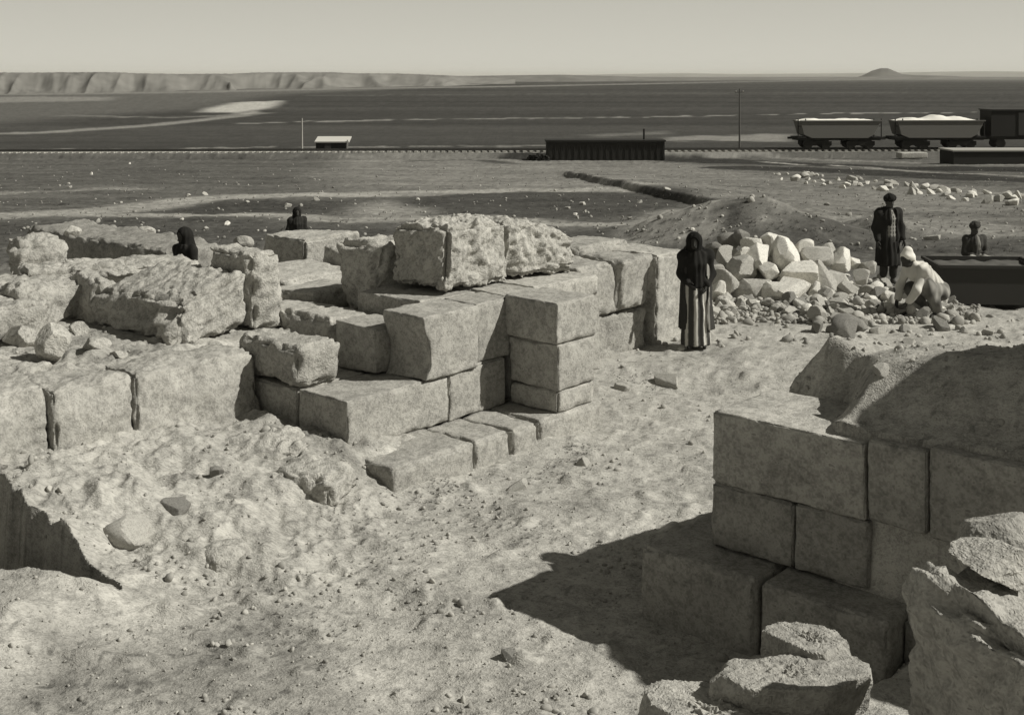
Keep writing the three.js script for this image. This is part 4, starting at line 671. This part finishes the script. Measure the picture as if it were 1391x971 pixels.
{ // figure in the long dark coat on the rubble
  const [X, Z] = hit(1207, 386), j = { ...STAND, head: [0.02, 1.58, 0.03], look: [0.1, -0.1, 1], wrL: [0.27, 0.86, 0.1], elL: [0.26, 1.1, 0.0] };
  person('standing person in long dark coat and turban on top of the rubble', X, Z, H(X, Z) - 0.02, (386 - 262) / F * Z / 1.02, 0.12, (t) => {
    part('body', skin(j, 0.07), M.vc, t);
    part('shirt', cloth([[j.neck, j.chest, 0.07, 0.145], [j.chest, [0, 0.9, 0], 0.145, 0.145], [[0, 0.9, 0], [0, 0.45, 0], 0.15, 0.17, 1, 0.75]], 0.014, 0.06, (x, y) => 0.42 - y, (x, y, z) => y > 0.95 && (Math.sin(x * 110) > 0.2 || Math.sin(y * 85) > 0.45) ? 0.26 : 0.06, 0.006), M.vc, t);
    part('coat', cloth([[j.neck, j.chest, 0.075, 0.17], [j.shL, j.shR, 0.088, 0.088], [[0, 1.3, -0.01], [0, 0.36, -0.01], 0.185, 0.235, 1.05, 0.76], ...sleeves(j, 0.078)], 0.015, 0.06, (x, y, z) => Math.max(0.38 - y, z > 0.02 && y > 0.85 ? 0.05 - Math.abs(x - 0.07) : -1), 0.028, 0.012), M.vc, t);
    part('turban', turban(j, 0.02), M.vc, t);
    part('trousers', cloth([[j.hipL, j.knL, 0.11, 0.085], [j.knL, [0.1, 0.2, 0], 0.085, 0.07], [j.hipR, j.knR, 0.11, 0.085], [j.knR, [-0.1, 0.2, 0], 0.085, 0.07]], 0.018, 0.05, null, 0.05), M.vc, t);
  });
}
{ // crouching figure in white
  const [X, Z] = hit(1264, 429), j = { head: [0, 0.93, 0.46], neck: [0, 0.84, 0.33], chest: [0, 0.72, 0.2], pelvis: [0, 0.40, -0.16], shL: [0.18, 0.77, 0.28], shR: [-0.18, 0.77, 0.28], elL: [0.22, 0.47, 0.42], elR: [-0.22, 0.47, 0.42], wrL: [0.12, 0.27, 0.55], wrR: [-0.12, 0.27, 0.55], hipL: [0.1, 0.38, -0.14], hipR: [-0.1, 0.38, -0.14], knL: [0.2, 0.52, 0.22], knR: [-0.18, 0.42, 0.22], anL: [0.17, 0.09, -0.04], anR: [-0.16, 0.09, 0.0], toeL: [0.2, 0.04, 0.14], toeR: [-0.19, 0.04, 0.18], look: [0, -0.6, 0.8], up: [0, 0.8, 0.6] };
  person('crouching person in white cap and white shirt bent over the rubble', X, Z, H(X, Z), 1.58, -Math.PI / 2 + 0.35, (t) => {
    part('body', skin(j, 0.06), M.vc, t);
    part('shirt', cloth([[j.neck, j.chest, 0.085, 0.17], [j.chest, lerp3(j.chest, j.pelvis, 0.75), 0.17, 0.17], [j.shL, j.shR, 0.08, 0.08], ...sleeves(j, 0.075)], 0.016, 0.06, null, 0.5, 0.016), M.vc, t);
    part('trousers', cloth([[j.pelvis, lerp3(j.pelvis, j.chest, 0.25), 0.17, 0.16], [j.hipL, j.knL, 0.13, 0.11], [j.knL, lerp3(j.knL, j.anL, 0.85), 0.11, 0.09], [j.hipR, j.knR, 0.13, 0.11], [j.knR, lerp3(j.knR, j.anR, 0.85), 0.11, 0.09]], 0.016, 0.06, null, (x, y, z) => 0.2 * (1 + 0.9 * N(x * 6, y * 6, z * 6)), 0.016), M.vc, t);
    part('cap', cloth([[[0, 1.0, 0.45], [0, 1.07, 0.43], 0.105, 0.075], [[0, 0.96, 0.40], [0, 0.9, 0.36], 0.10, 0.07]], 0.013, 0.04, (x, y, z) => 0.3 - ((z - 0.46) * 0 + (y - 0.62)), 0.7, 0.008), M.vc, t);
  });
}
{ // seated figure behind the skip
  const Z = 24, j = { ...STAND, elL: [0.24, 1.08, 0.05], wrL: [0.08, 1.0, 0.26], elR: [-0.24, 1.08, 0.05], wrR: [0.02, 0.99, 0.26], knL: [0.14, 0.93, 0.42], knR: [-0.14, 0.93, 0.42], anL: [0.13, 0.53, 0.40], anR: [-0.13, 0.53, 0.40], toeL: [0.15, 0.49, 0.56], toeR: [-0.15, 0.49, 0.56], hipL: [0.1, 0.95, 0.02], hipR: [-0.1, 0.95, 0.02], look: [0.2, -0.2, 1] };
  const X = px2x(1324, Z), y = CAMH - (302 - HY) / F * Z - 1.72 * 0.92;
  person('person in dark shirt and turban with folded hands behind the iron skip', X, Z, y, 1.56, 0.05, (t) => {
    part('body', skin(j, 0.09), M.vc, t);
    part('shirt', cloth([[j.neck, j.chest, 0.075, 0.16], [j.chest, j.pelvis, 0.16, 0.155], [j.shL, j.shR, 0.08, 0.08], ...sleeves(j, 0.068)], 0.018, 0.06, (x, y, z) => 0.98 - y, (x, y, z) => (Math.abs(x - 0.05) < 0.03 && z > 0.08 && y > 1.15 ? 0.2 : 0.06), 0.01), M.vc, t);
    part('skirt', cloth([[j.pelvis, [0, 0.92, 0.02], 0.165, 0.17], [j.hipL, j.knL, 0.13, 0.11], [j.hipR, j.knR, 0.13, 0.11], [j.knL, j.anL, 0.11, 0.1], [j.knR, j.anR, 0.11, 0.1]], 0.02, 0.06, null, 0.38, 0.012), M.vc, t);
    part('turban', turban(j, 0.05), M.vc, t);
  });
  const st = stoneAt('ground_stone', 'stone serving as a seat behind the iron skip', 'stone', X, Z + 0.05, 0.2, 0.36, M.rubbleGrey); st.rotation.set(0, 0.4, 0); st.scale.set(0.34, 0.34, 0.3); st.position.y = (y + 0.85 * 0.92) - 0.3 - 0.12;
}
{ // two figures beyond the ruin
  const mk = (label, px, py, Z, h, turn, tone) => {
    const j = { ...STAND, look: [0, -0.3, 1] }, y = H(px2x(px, Z), Z); h = (CAMH - (py - HY) / F * Z - y) / 1.02;
    person(label, px2x(px, Z), Z, y, h, turn, (t) => {
      part('body', skin(j, 0.06), M.vc, t);
      part('robe', cloth([[j.neck, j.chest, 0.08, 0.165], [j.shL, j.shR, 0.085, 0.085], [[0, 1.3, 0], [0, 0.2, 0], 0.17, 0.23, 1.05, 0.8], ...sleeves(j)], 0.02, 0.06, (x, y) => 0.2 - y, tone, 0.012), M.vc, t);
      part('headcloth', headcloth(j, 0.02, 0.3), M.vc, t);
    });
  };
  mk('dark robed person standing beyond the squared block', 403, 281, 24.5, 1.42, 0.3, 0.03);
  mk('dark robed person half hidden behind the great boulder', 251, 308, 17.2, 1.5, -0.7, 0.025);
}
console.log('people built');
scene.fog = new THREE.FogExp2(new THREE.Color().setRGB(0.9, 0.88, 0.8), 0.00006);
renderer.render(scene, camera);
